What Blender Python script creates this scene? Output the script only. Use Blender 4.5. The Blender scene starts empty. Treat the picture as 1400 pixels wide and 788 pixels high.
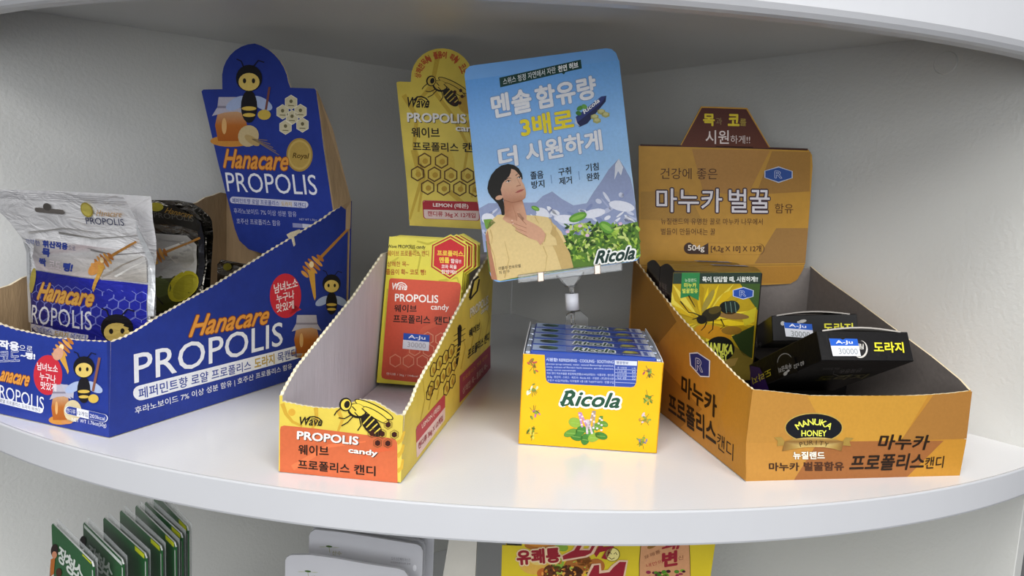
import bpy, bmesh, math, random
from mathutils import Vector, Matrix, noise
from mathutils.geometry import tessellate_polygon

S = bpy.context.scene
COL = S.collection
random.seed(7)

# ------------------------------------------------------------------ camera
FPX, PITCH, ROLL, CAMZ = 1023.0, math.radians(7.43), math.radians(2.86), 0.2
_f = Vector((0, math.cos(PITCH), -math.sin(PITCH)))
_r = Vector((1, 0, 0))
_u = _r.cross(_f)
CR = _r * math.cos(ROLL) + _u * math.sin(ROLL)
CU = _u * math.cos(ROLL) - _r * math.sin(ROLL)
CO = Vector((0, 0, CAMZ))
cam = bpy.data.cameras.new('camera')
cam.sensor_width = 36.0
cam.lens = 36.0 * FPX / 1400.0
cam.clip_start = 0.01
camo = bpy.data.objects.new('camera', cam)
COL.objects.link(camo)
camo.matrix_world = Matrix(((CR.x, CU.x, -_f.x, CO.x), (CR.y, CU.y, -_f.y, CO.y), (CR.z, CU.z, -_f.z, CO.z), (0, 0, 0, 1)))
S.camera = camo

# ------------------------------------------------------------------ world, lights, exposure
S.view_settings.view_transform = 'Standard'
S.view_settings.look = 'None'
S.view_settings.gamma = 1.0
S.view_settings.exposure = 0.0
w = bpy.data.worlds.new('shop_surroundings')
S.world = w
w.use_nodes = True
nt = w.node_tree
nt.nodes.clear()
wo = nt.nodes.new('ShaderNodeOutputWorld')
bg = nt.nodes.new('ShaderNodeBackground')
tc = nt.nodes.new('ShaderNodeTexCoord')
sx = nt.nodes.new('ShaderNodeSeparateXYZ')
rp = nt.nodes.new('ShaderNodeValToRGB')
mr = nt.nodes.new('ShaderNodeMapRange')
nt.links.new(tc.outputs['Generated'], sx.inputs[0])
nt.links.new(sx.outputs['Z'], mr.inputs['Value'])
mr.inputs['From Min'].default_value = -1.0
rp.color_ramp.elements[0].color = (0.34, 0.34, 0.345, 1)
rp.color_ramp.elements[1].color = (0.95, 0.96, 1.0, 1)
nt.links.new(mr.outputs[0], rp.inputs[0])
nt.links.new(rp.outputs[0], bg.inputs[0])
bg.inputs[1].default_value = 0.25
nt.links.new(bg.outputs[0], wo.inputs[0])

def area(name, loc, target, sx_, sy_, power, col=(1, 0.98, 0.95)):
    l = bpy.data.lights.new(name, 'AREA')
    l.shape = 'RECTANGLE'
    l.size, l.size_y, l.energy, l.color = sx_, sy_, power, col
    o = bpy.data.objects.new(name, l)
    COL.objects.link(o)
    o.location = loc
    o.rotation_euler = (Vector(target) - Vector(loc)).to_track_quat('-Z', 'Y').to_euler()
area('ceiling_light', (-1.3, -1.75, 1.4), (0, 0.8, 0), 1.3, 0.7, 28)
area('ceiling_light', (1.4, -1.6, 1.45), (0, 0.8, 0), 1.3, 0.7, 26)
area('ceiling_light', (0.05, -0.35, 1.75), (0, 0.6, 0), 1.2, 0.35, 26)
area('front_fill_light', (0.1, -2.4, 0.22), (0, 0.8, 0.2), 3.2, 1.4, 45, (0.97, 0.985, 1.0))  # unseen fill panel, added to brighten headers and card from low in front

# ------------------------------------------------------------------ geometry helpers
def ray(u, v):
    return CR * ((u - 700) / FPX) + CU * (-(v - 394) / FPX) + _f
def onz(u, v, z=0.0):
    d = ray(u, v)
    return CO + d * ((z - CAMZ) / d.z)
def V(*a):
    return Vector(a)
def lin(c):
    c /= 255.0
    return c / 12.92 if c <= 0.04045 else ((c + 0.055) / 1.055) ** 2.4
def rgb(h):
    if isinstance(h, str):
        return tuple(lin(int(h[i:i + 2], 16)) for i in (0, 2, 4)) + (1.0,)
    return tuple(h)

MATS = {}
def mat(name, col, rough=0.5, metal=0.0, coat=0.0, var=0.06, scale=60.0, bump=0.0, bscale=300.0, stretch=None, trans=0.0, alpha=1.0, ior=1.45, spec=0.5):
    if name in MATS:
        return MATS[name]
    m = bpy.data.materials.new(name)
    m.use_nodes = True
    n = m.node_tree
    b = n.nodes['Principled BSDF']
    c = rgb(col)
    tcn = n.nodes.new('ShaderNodeTexCoord')
    nz = n.nodes.new('ShaderNodeTexNoise')
    nz.inputs['Scale'].default_value = scale
    nz.inputs['Detail'].default_value = 4
    mp = n.nodes.new('ShaderNodeMapping')
    if stretch:
        mp.inputs['Scale'].default_value = stretch
    n.links.new(tcn.outputs['Object'], mp.inputs[0])
    n.links.new(mp.outputs[0], nz.inputs['Vector'])
    r = n.nodes.new('ShaderNodeValToRGB')
    r.color_ramp.elements[0].position = 0.3
    r.color_ramp.elements[1].position = 0.7
    r.color_ramp.elements[0].color = tuple(x * (1 - var) for x in c[:3]) + (1,)
    r.color_ramp.elements[1].color = tuple(min(1, x * (1 + var)) for x in c[:3]) + (1,)
    n.links.new(nz.outputs['Fac'], r.inputs[0])
    n.links.new(r.outputs[0], b.inputs['Base Color'])
    b.inputs['Roughness'].default_value = rough
    b.inputs['Metallic'].default_value = metal
    b.inputs['Coat Weight'].default_value = coat
    b.inputs['Coat Roughness'].default_value = 0.15
    b.inputs['Transmission Weight'].default_value = trans
    b.inputs['IOR'].default_value = ior
    b.inputs['Alpha'].default_value = alpha
    b.inputs['Specular IOR Level'].default_value = spec
    if bump:
        n2 = n.nodes.new('ShaderNodeTexNoise')
        n2.inputs['Scale'].default_value = bscale
        n2.inputs['Detail'].default_value = 3
        n.links.new(mp.outputs[0], n2.inputs['Vector'])
        bp = n.nodes.new('ShaderNodeBump')
        bp.inputs['Strength'].default_value = bump
        bp.inputs['Distance'].default_value = 0.002
        n.links.new(n2.outputs['Fac'], bp.inputs['Height'])
        n.links.new(bp.outputs[0], b.inputs['Normal'])
    MATS[name] = m
    return m

def printmat(name, rough=0.4, coat=0.2, metal=0.0, bump=0.0, spec=0.5):
    if name in MATS:
        return MATS[name]
    m = bpy.data.materials.new(name)
    m.use_nodes = True
    n = m.node_tree
    b = n.nodes['Principled BSDF']
    at = n.nodes.new('ShaderNodeAttribute')
    at.attribute_name = 'ink'
    nz = n.nodes.new('ShaderNodeTexNoise')
    nz.inputs['Scale'].default_value = 400
    tcn = n.nodes.new('ShaderNodeTexCoord')
    n.links.new(tcn.outputs['Object'], nz.inputs['Vector'])
    mrn = n.nodes.new('ShaderNodeMapRange')
    mrn.inputs['To Min'].default_value = 0.9
    mrn.inputs['To Max'].default_value = 1.08
    n.links.new(nz.outputs['Fac'], mrn.inputs['Value'])
    mx = n.nodes.new('ShaderNodeMix')
    mx.data_type = 'RGBA'
    mx.blend_type = 'MULTIPLY'
    mx.inputs[0].default_value = 1.0
    n.links.new(at.outputs['Color'], mx.inputs[6])
    n.links.new(mrn.outputs[0], mx.inputs[7])
    n.links.new(mx.outputs[2], b.inputs['Base Color'])
    b.inputs['Roughness'].default_value = rough
    b.inputs['Coat Weight'].default_value = coat
    b.inputs['Coat Roughness'].default_value = 0.2
    b.inputs['Metallic'].default_value = metal
    b.inputs['Specular IOR Level'].default_value = spec
    if bump:
        mp = n.nodes.new('ShaderNodeMapping')
        mp.inputs['Scale'].default_value = (1.0, 1.0, 2.6)
        n.links.new(tcn.outputs['Object'], mp.inputs[0])
        n2 = n.nodes.new('ShaderNodeTexNoise')
        n2.inputs['Scale'].default_value = 34
        n2.inputs['Detail'].default_value = 4
        n2.inputs['Distortion'].default_value = 1.2
        n.links.new(mp.outputs[0], n2.inputs['Vector'])
        bp = n.nodes.new('ShaderNodeBump')
        bp.inputs['Strength'].default_value = bump
        bp.inputs['Distance'].default_value = 0.004
        n.links.new(n2.outputs['Fac'], bp.inputs['Height'])
        n.links.new(bp.outputs[0], b.inputs['Normal'])
    MATS[name] = m
    return m

INK = printmat('printed_ink', 0.5, 0.0, spec=0.22)
INKG = printmat('glossy_printed_ink', 0.3, 0.15, spec=0.35)
INKF = printmat('foil_printed_ink', 0.3, 0.4, 0.55, 0.35)

def tag(o, label=None, cat=None, group=None, kind=None):
    if label: o['label'] = label
    if cat: o['category'] = cat
    if group: o['group'] = group
    if kind: o['kind'] = kind
    return o
def thing(name, label, cat, loc, group=None):
    o = bpy.data.objects.new(name, None)
    o.empty_display_size = 0.02
    COL.objects.link(o)
    o.location = loc
    return tag(o, label, cat, group)
def wpos(o):
    p = Vector((0, 0, 0))
    while o is not None:
        p += o.location
        o = o.parent
    return p
def link(name, verts, faces, mats, parent=None, fm=None, cols=None, smooth=False):
    """verts in world space; the object's own origin sits at the parent's origin"""
    if parent is not None:
        org = wpos(parent)
    elif verts:
        xs = [v[0] for v in verts]; ys = [v[1] for v in verts]; zs = [v[2] for v in verts]
        org = Vector(((min(xs) + max(xs)) / 2, (min(ys) + max(ys)) / 2, min(zs)))
    me = bpy.data.meshes.new(name)
    me.from_pydata([tuple(Vector(v) - org) for v in verts], [], faces)
    if not isinstance(mats, (list, tuple)):
        mats = [mats]
    for m in mats:
        me.materials.append(m)
    if fm:
        me.polygons.foreach_set('material_index', fm)
    if cols:
        ca = me.color_attributes.new('ink', 'FLOAT_COLOR', 'CORNER')
        i = 0
        buf = []
        for f, c in zip(faces, cols):
            for k in range(len(f)):
                buf.extend(c[k] if isinstance(c, list) else c)
        ca.data.foreach_set('color', buf)
    if smooth:
        me.polygons.foreach_set('use_smooth', [True] * len(me.polygons))
    me.update()
    o = bpy.data.objects.new(name, me)
    COL.objects.link(o)
    if parent is not None:
        o.parent = parent
    else:
        o.location = org
    return o
def frombm(name, bm, mats, parent=None, smooth=False):
    bm.normal_update()
    vs = [v.co.copy() for v in bm.verts]
    bm.verts.index_update()
    fs = [[v.index for v in f.verts] for f in bm.faces]
    fm = [f.material_index for f in bm.faces]
    bm.free()
    return link(name, vs, fs, mats, parent, fm, None, smooth)

class Surf:
    """a plane (optionally gently deformed) that carries panels and print"""
    def __init__(s, O, X, Y, deform=None, ca=(), cb=()):
        s.O = Vector(O); s.X = Vector(X).normalized(); s.Y = Vector(Y)
        s.Y = (s.Y - s.X * s.Y.dot(s.X)).normalized()
        s.N = s.X.cross(s.Y)
        s.deform, s.ca, s.cb = deform, ca, cb
    def uv(s, u, v):
        d = ray(u, v)
        p = CO + d * ((s.O - CO).dot(s.N) / d.dot(s.N)) - s.O
        return (p.dot(s.X), p.dot(s.Y))
    def P(s, a, b, w=0.0):
        if s.deform:
            w += s.deform(a, b)
        return s.O + s.X * a + s.Y * b + s.N * w
    def hit(s, u, v, w=0.0):
        a, b = s.uv(u, v)
        return s.P(a, b, w)
def vsurf(P, Q, **k):
    P, Q = Vector(P), Vector(Q)
    return Surf(P, (Q.x - P.x, Q.y - P.y, 0), (0, 0, 1), **k)

def bisect_all(bm, s):
    for a in s.ca:
        bmesh.ops.bisect_plane(bm, geom=bm.verts[:] + bm.edges[:] + bm.faces[:], dist=1e-7, plane_co=(a, 0, 0), plane_no=(1, 0, 0))
    for b in s.cb:
        bmesh.ops.bisect_plane(bm, geom=bm.verts[:] + bm.edges[:] + bm.faces[:], dist=1e-7, plane_co=(0, b, 0), plane_no=(0, 1, 0))

def panel(name, s, pts, thick, mats, parent, px=True, back_deform=True, smooth=False):
    """board with outline pts on the surface; mats = front, back, edge"""
    if px:
        pts = [s.uv(*p) for p in pts]
    ar = sum(pts[i][0] * pts[(i + 1) % len(pts)][1] - pts[(i + 1) % len(pts)][0] * pts[i][1] for i in range(len(pts)))
    if ar < 0:
        pts = pts[::-1]
    bm = bmesh.new()
    fr = [bm.verts.new((a, b, 0)) for a, b in pts]
    bk = [bm.verts.new((a, b, -thick)) for a, b in pts]
    tri = tessellate_polygon([[Vector((a, b, 0)) for a, b in pts]])
    for t in tri:
        p = [pts[i] for i in t]
        cr = (p[1][0] - p[0][0]) * (p[2][1] - p[0][1]) - (p[2][0] - p[0][0]) * (p[1][1] - p[0][1])
        if cr < 0:
            t = t[::-1]
        try:
            f = bm.faces.new([fr[i] for i in t]); f.material_index = 0
            f = bm.faces.new([bk[i] for i in reversed(t)]); f.material_index = 1
        except ValueError:
            pass
    n = len(pts)
    for i in range(n):
        j = (i + 1) % n
        f = bm.faces.new((fr[j], fr[i], bk[i], bk[j])); f.material_index = 0 if abs(pts[i][0] - pts[j][0]) < 1e-6 else 2
    if s.ca or s.cb:
        bisect_all(bm, s)
    for v in bm.verts:
        v.co = s.P(v.co.x, v.co.y, v.co.z)
    return frombm(name, bm, mats, parent, smooth)

def jag(pts, amp=0.9, step=4.0, seed=1):
    """perforation-torn polyline in pixels"""
    r = random.Random(seed)
    out = []
    for (x0, y0), (x1, y1) in zip(pts, pts[1:]):
        L = math.hypot(x1 - x0, y1 - y0)
        n = max(1, int(L / step))
        for k in range(n):
            t = k / n
            s_ = amp * (1 if (len(out) % 2) else -1) * r.uniform(0.5, 1.0)
            nx, ny = -(y1 - y0) / max(L, 1e-6), (x1 - x0) / max(L, 1e-6)
            out.append((x0 + (x1 - x0) * t + nx * s_, y0 + (y1 - y0) * t + ny * s_))
    out.append(pts[-1])
    return out

TXT = {}
def glyphs(s, bold=0.0):
    """glyph outlines as triangles; returns ((verts, faces), box)"""
    if s in TXT:
        return TXT[s]
    cu = bpy.data.curves.new('t', 'FONT')
    cu.body = s
    cu.resolution_u = 3
    o = bpy.data.objects.new('t', cu)
    me = o.to_mesh()
    vs, fs = [(v.co.x, v.co.y) for v in me.vertices], [tuple(p.vertices) for p in me.polygons]
    o.to_mesh_clear()
    bpy.data.objects.remove(o)
    bpy.data.curves.remove(cu)
    bb = (min(v[0] for v in vs), max(v[0] for v in vs), min(v[1] for v in vs), max(v[1] for v in vs))
    TXT[s] = ((vs, fs), bb)
    return TXT[s]
def thicken(r):
    """offsets that fatten a glyph by r"""
    if r <= 0.001:
        return [(0, 0)]
    n = 6 if r < .05 else 10
    return [(r * math.cos(2 * math.pi * i / n + .3), r * math.sin(2 * math.pi * i / n + .3)) for i in range(n)] + [(0, 0)]

LAY = 0.00007
class Art:
    """flat print on a surface, laid out in surface coordinates"""
    def __init__(s, surf, name='printed_artwork', base=0.0):
        s.s, s.name, s.base = surf, name, base
        s.v, s.f, s.c = [], [], []
    def L(s, p):
        return s.s.uv(*p)
    def add(s, vs, fs, col, layer):
        """vs local 2d; col a single colour or per-vertex list"""
        n = len(s.v)
        z = s.base + LAY * layer
        s.v.extend((a, b, z) for a, b in vs)
        per = isinstance(col, list)
        cc = [rgb(c) for c in col] if per else rgb(col)
        for f in fs:
            p = [vs[i] for i in f]
            ar = sum(p[i][0] * p[(i + 1) % len(p)][1] - p[(i + 1) % len(p)][0] * p[i][1] for i in range(len(p)))
            if ar < 0:
                f = tuple(reversed(f))
            s.f.append(tuple(i + n for i in f))
            s.c.append([cc[i % len(cc)] for i in f] if per else cc)
    def poly(s, pts, col, layer=1):
        vs = [s.L(p) for p in pts]
        s.add(vs, tessellate_polygon([[Vector((a, b, 0)) for a, b in vs]]), col, layer)
    def ell(s, c, rx, ry, col, layer=1, rot=0.0, n=20, a0=0, a1=360):
        pts = []
        for i in range(n + (a1 - a0 != 360)):
            t = math.radians(a0 + (a1 - a0) * i / n)
            x, y = rx * math.cos(t), ry * math.sin(t)
            pts.append((c[0] + x * math.cos(rot) - y * math.sin(rot), c[1] + x * math.sin(rot) + y * math.cos(rot)))
        s.poly(pts, col, layer)
    def line(s, pts, wd, col, layer=2, w1=None):
        w1 = wd if w1 is None else w1
        L, R = [], []
        n = len(pts)
        for i, p in enumerate(pts):
            a = pts[max(0, i - 1)]; b = pts[min(n - 1, i + 1)]
            dx, dy = b[0] - a[0], b[1] - a[1]
            l = math.hypot(dx, dy) or 1
            h = (wd + (w1 - wd) * i / max(1, n - 1)) / 2
            L.append(s.L((p[0] - dy / l * h, p[1] + dx / l * h)))
            R.append(s.L((p[0] + dy / l * h, p[1] - dx / l * h)))
        s.add(L + R, [(i, i + 1, n + i + 1, n + i) for i in range(n - 1)], col, layer)
    def ring(s, pts, wd, col, layer=2):
        """closed outline of constant width"""
        n = len(pts)
        cx = sum(p[0] for p in pts) / n; cy = sum(p[1] for p in pts) / n
        I, O = [], []
        for x, y in pts:
            l = math.hypot(x - cx, y - cy) or 1
            I.append(s.L((x - (x - cx) / l * wd / 2, y - (y - cy) / l * wd / 2)))
            O.append(s.L((x + (x - cx) / l * wd / 2, y + (y - cy) / l * wd / 2)))
        s.add(I + O, [(i, (i + 1) % n, n + (i + 1) % n, n + i) for i in range(n)], col, layer)
    def hexpts(s, c, r, ry=None, rot=30, skew=0.0):
        ry = ry or r
        return [(c[0] + r * math.cos(math.radians(60 * i + rot)), c[1] + ry * math.sin(math.radians(60 * i + rot)) + skew * r * math.cos(math.radians(60 * i + rot))) for i in range(6)]
    def rrect(s, TL, TR, BR, BL, r, n=4):
        """rounded quad in pixels, r in pixels"""
        q = [TL, TR, BR, BL]
        out = []
        for i in range(4):
            p, a, b = q[i], q[i - 1], q[(i + 1) % 4]
            la = math.hypot(a[0] - p[0], a[1] - p[1]); lb = math.hypot(b[0] - p[0], b[1] - p[1])
            ra, rb = min(r, la * .49), min(r, lb * .49)
            A = (p[0] + (a[0] - p[0]) * ra / la, p[1] + (a[1] - p[1]) * ra / la)
            B = (p[0] + (b[0] - p[0]) * rb / lb, p[1] + (b[1] - p[1]) * rb / lb)
            for k in range(n + 1):
                t = k / n
                out.append(((1 - t) ** 2 * A[0] + 2 * t * (1 - t) * p[0] + t * t * B[0], (1 - t) ** 2 * A[1] + 2 * t * (1 - t) * p[1] + t * t * B[1]))
        return out
    def pill(s, A, B, h0, h1=None):
        """pill outline from centre A to centre B with half heights"""
        h1 = h1 or h0
        dx, dy = B[0] - A[0], B[1] - A[1]
        an = math.atan2(dy, dx)
        pts = []
        for k in range(9):
            t = an + math.pi / 2 + math.pi * k / 8
            pts.append((A[0] + h0 * math.cos(t), A[1] + h0 * math.sin(t)))
        for k in range(9):
            t = an - math.pi / 2 + math.pi * k / 8
            pts.append((B[0] + h1 * math.cos(t), B[1] + h1 * math.sin(t)))
        return pts
    def text(s, t, BL, BR, TL, col, layer=4, bold=0.0, out=None, outw=0.06, shadow=None, shear=0.0):
        """text whose box (left-bottom, right-bottom, left-top) is given in pixels"""
        b0, b1, b2 = Vector(s.L(BL)), Vector(s.L(BR)), Vector(s.L(TL))
        ex, ey = b1 - b0, b2 - b0
        def put(bo, c, ly, dx=0.0, dy=0.0):
            (vs, fs), (x0, x1, y0, y1) = glyphs(t)
            hh = (y1 - y0)
            ww = (x1 - x0) or 1
            for k, (ox, oy) in enumerate(thicken(bo)):
                P = []
                for x, y in vs:
                    fx = (x + ox - x0) / ww + dx * hh / ww
                    fy = (y + oy - y0) / hh + dy
                    fx += shear * (y - y0) / ww
                    q = b0 + ex * fx + ey * fy
                    P.append((q.x, q.y))
                s.add(P, fs, c, ly + k * .03)
        if shadow:
            put(bold, shadow, layer - 2, 0.07, -0.07)
        if out:
            put(bold + outw, out, layer - 1)
        put(bold, col, layer)
    def arc(s, t, c, r, a0, a1, h, col, layer=4, bold=0.02, ry=None, inward=False):
        """letters along an arc; angles in degrees, image sense (0 right, 90 up)"""
        n = len(t)
        ry = ry or r
        for i, ch in enumerate(t):
            if ch == ' ':
                continue
            a = math.radians(a0 + (a1 - a0) * (i + .5) / n)
            da = abs(math.radians(a1 - a0)) / n
            cx, cy = c[0] + r * math.cos(a), c[1] - ry * math.sin(a)
            ux, uy = math.cos(a), -math.sin(a)
            rx_, ry_ = -uy, ux
            if inward:
                ux, uy, rx_, ry_ = -ux, -uy, -rx_, -ry_
            g_ = glyphs(ch)[1]
            wd = min(da * r * 0.44, h * .5 * (g_[1] - g_[0]) / max(.4, g_[3] - g_[2]) * 1.15)
            BL = (cx - rx_ * wd - ux * h / 2, cy - ry_ * wd - uy * h / 2)
            BR = (cx + rx_ * wd - ux * h / 2, cy + ry_ * wd - uy * h / 2)
            TL = (cx - rx_ * wd + ux * h / 2, cy - ry_ * wd + uy * h / 2)
            s.text(ch, BL, BR, TL, col, layer, bold)
    def build(s, parent, material=None, name=None):
        material = material or INK
        if s.s.ca or s.s.cb:
            bm = bmesh.new()
            cl = bm.loops.layers.float_color.new('ink')
            vs = [bm.verts.new(v) for v in s.v]
            for f, c in zip(s.f, s.c):
                if len(set(f)) < 3: continue
                try:
                    bf = bm.faces.new([vs[i] for i in f])
                except ValueError:
                    continue
                for k, lp in enumerate(bf.loops):
                    lp[cl] = c[k] if isinstance(c, list) else c
            bisect_all(bm, s.s)
            bm.verts.index_update()
            V_ = [s.s.P(v.co.x, v.co.y, v.co.z) for v in bm.verts]
            F_ = [[v.index for v in f.verts] for f in bm.faces]
            C_ = [[tuple(lp[cl]) for lp in f.loops] for f in bm.faces]
            bm.free()
        else:
            V_ = [s.s.P(*v) for v in s.v]
            F_, C_ = s.f, s.c
        return link(name or s.name, V_, F_, material, parent, None, C_)

def loft_box(name, c8, mats, parent, bevel=0.0004, seg=1):
    """c8 = four bottom corners then four top corners (world)"""
    bm = bmesh.new()
    v = [bm.verts.new(p) for p in c8]
    for q in ((3, 2, 1, 0), (4, 5, 6, 7), (0, 1, 5, 4), (1, 2, 6, 5), (2, 3, 7, 6), (3, 0, 4, 7)):
        bm.faces.new([v[i] for i in q])
    bmesh.ops.recalc_face_normals(bm, faces=bm.faces[:])
    if bevel:
        bmesh.ops.bevel(bm, geom=bm.edges[:], offset=bevel, segments=seg, affect='EDGES', profile=0.5)
    return frombm(name, bm, mats, parent)
def cyl(bm, A, B, r0, r1=None, n=20, cap=True):
    A, B = Vector(A), Vector(B)
    r1 = r0 if r1 is None else r1
    z = (B - A).normalized()
    x = z.orthogonal().normalized(); y = z.cross(x)
    a = [bm.verts.new(A + (x * math.cos(2 * math.pi * i / n) + y * math.sin(2 * math.pi * i / n)) * r0) for i in range(n)]
    b = [bm.verts.new(B + (x * math.cos(2 * math.pi * i / n) + y * math.sin(2 * math.pi * i / n)) * r1) for i in range(n)]
    for i in range(n):
        j = (i + 1) % n
        bm.faces.new((a[i], a[j], b[j], b[i]))
    if cap:
        bm.faces.new(a[::-1]); bm.faces.new(b)

# ------------------------------------------------------------------ reusable pictures (print)
def pic_dipper(A, c, r, tip, drip, k=1.0, ly=2):
    """honey dipper: head at c radius r, handle to tip, honey drip end"""
    dx, dy = tip[0] - c[0], tip[1] - c[1]
    l = math.hypot(dx, dy); dx /= l; dy /= l
    A.line([(c[0] + dx * r * .5, c[1] + dy * r * .5), tip], r * .3, 'b8813c', ly, r * .22)
    for i in range(6):
        t = (i - 2.5) / 2.5
        q = (c[0] + dx * r * 1.05 * t, c[1] + dy * r * 1.05 * t)
        rr = r * (1 - .45 * t * t) * .82
        A.ell(q, r * .17, rr, ('d79a4a', 'b87230')[i % 2], ly + 1, math.atan2(dy, dx))
    A.ell((c[0] - r * .1, c[1] - r * .15), r * .22, r * .3, 'f6dfb0', ly + 2)
    A.poly([(c[0] - r * .5, c[1] + r * .3), (c[0] + r * .2, c[1] + r * .5), (drip[0] + r * .12, drip[1] - r * .3), (drip[0], drip[1]), (drip[0] - r * .14, drip[1] - r * .4), (c[0] - r * .35, c[1] + r * .9)], 'd6a245', ly + 2)
def pic_bee(A, c, r, ly=3):
    """plain little honey bee, upright, no character"""
    x, y = c
    A.ell((x - r * .95, y + r * 1.9), r * .9, r * .42, 'a9b9dd', ly, -.5)
    A.ell((x + r * .95, y + r * 1.9), r * .9, r * .42, 'a9b9dd', ly, .5)
    A.ell((x, y), r, r * 1.02, '1b1a20', ly + 1)
    A.ell((x, y + r * .28), r * .8, r * .68, 'e0c46c', ly + 2)
    A.ell((x - r * .34, y + r * .2), r * .13, r * .2, '26211f', ly + 3, 0, 10)
    A.ell((x + r * .34, y + r * .2), r * .13, r * .2, '26211f', ly + 3, 0, 10)
    A.ell((x, y + r * 2.15), r * .62, r * 1.25, '1d1b20', ly + 1)
    A.ell((x, y + r * 2.3), r * .56, r * .16, 'd9b854', ly + 2)
    A.ell((x, y + r * 2.8), r * .48, r * .15, 'd9b854', ly + 2)
    A.line([(x - r * .4, y - r * .8), (x - r * .6, y - r * 1.3), (x - r * .95, y - r * 1.45)], r * .09, '1b1a20', ly + 1)
    A.line([(x + r * .3, y - r * .85), (x + r * .7, y - r * 1.35), (x + r * 1.15, y - r * 1.2)], r * .09, '1b1a20', ly + 1)
def pic_jar(A, c, w_, h_, ly=2):
    x, y = c
    A.ell((x, y + h_ * .45), w_ * .68, h_ * .13, 'c98a3c', ly)
    A.poly([(x - w_ * .42, y - h_ * .2), (x + w_ * .42, y - h_ * .2), (x + w_ * .52, y + h_ * .1), (x + w_ * .42, y + h_ * .45), (x - w_ * .42, y + h_ * .45), (x - w_ * .52, y + h_ * .1)], ['c9a079', 'c9a079', 'b76a2a', 'a85a1e', 'a85a1e', 'b76a2a'], ly + 1)
    A.poly([(x - w_ * .4, y - h_ * .52), (x + w_ * .4, y - h_ * .52), (x + w_ * .44, y - h_ * .3), (x + w_ * .62, y - h_ * .12), (x + w_ * .2, y - h_ * .2), (x - w_ * .2, y - h_ * .18), (x - w_ * .62, y - h_ * .1), (x - w_ * .44, y - h_ * .3)], 'b9b5c4', ly + 2)
    A.line([(x - w_ * .44, y - h_ * .3), (x + w_ * .44, y - h_ * .3)], h_ * .05, '8c8798', ly + 3)
    A.ell((x - w_ * .22, y + h_ * .12), w_ * .08, h_ * .18, 'dfae70', ly + 2)
def pic_linebee(A, c, k, ang=0.0, col='1c1710', ly=3, fill='e3cf55'):
    """engraved style bee in black line"""
    ca, sa = math.cos(ang), math.sin(ang)
    def T(x, y):
        return (c[0] + k * (x * ca - y * sa), c[1] + k * (x * sa + y * ca))
    def E(x, y, rx, ry, co, l, rot=0):
        A.ell(T(x, y), rx * k, ry * k, co, l, rot + ang)
    E(12, -5, 22, 5, col, ly, .18); E(12, -5, 20.8, 3.9, fill, ly + 1, .18)
    E(16, 0, 16, 4, col, ly + 2, .28); E(16, 0, 15, 3.1, fill, ly + 3, .28)
    E(-4, 1, 10, 7.5, col, ly + 1); E(-4, 0, 8.3, 6, fill, ly + 2)
    for a, b in ((-10, -2), (-6, 3), (0, -3)):
        A.line([T(a, b), T(a + 5, b + 3)], 1.0 * k, col, ly + 4)
    E(14, 11, 14, 7.5, col, ly + 4, .6)
    for i in range(4):
        x = 8 + i * 4.2; y = 7 + i * 2.9
        A.line([T(x + 3, y - 6 + i * .5), T(x - 2.5, y + 5 - i * .4)], 1.3 * k, fill, ly + 5)
    E(-17, -2, 6.5, 7, col, ly + 3); E(-16.5, -2, 5, 5.6, fill, ly + 4); E(-15.5, -2.5, 2.8, 3.8, col, ly + 5)
    for p in (((-8, 6), (-14, 12), (-20, 13)), ((-6, 7), (-10, 15), (-15, 20)), ((0, 7), (4, 14), (2, 20)), ((-20, 2), (-24, 8), (-25, 12))):
        A.line([T(*q) for q in p], 1.1 * k, col, ly + 2)
def wave_logo(A, BL, BR, TL, col, ly=5):
    A.text('Wave', (BL[0], BL[1]), BR, TL, col, ly, .02, shear=.25)
    x0, x1, y1 = BL[0], BR[0], TL[1]
    h = BL[1] - TL[1]; wd = x1 - x0
    def P(a, b): return (x0 + a * wd, BL[1] + (BR[1] - BL[1]) * a - b * h)
    A.line([P(.35, .7), P(.5, 1.05), P(.68, 1.12), P(.88, .95), P(1.02, .6), P(.98, .2), P(.8, .02)], h * .17, col, ly, h * .1)
    A.line([P(.55, .8), P(.7, .85), P(.86, .62)], h * .1, col, ly)
def herb(A, c, k, cols, seed, ly=3):
    r = random.Random(seed)
    for i in range(5):
        a = r.uniform(0, 6.28)
        A.line([c, (c[0] + math.cos(a) * 7 * k, c[1] + math.sin(a) * 9 * k)], .7 * k, '6c7a30', ly)
    for i in range(9):
        a = r.uniform(0, 6.28); d = r.uniform(1, 7) * k
        A.ell((c[0] + math.cos(a) * d, c[1] + math.sin(a) * d * 1.1), r.uniform(1.8, 3.4) * k, r.uniform(.9, 1.5) * k, r.choice(cols), ly + 1 + i % 3, r.uniform(0, 3.1), 8)

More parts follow.
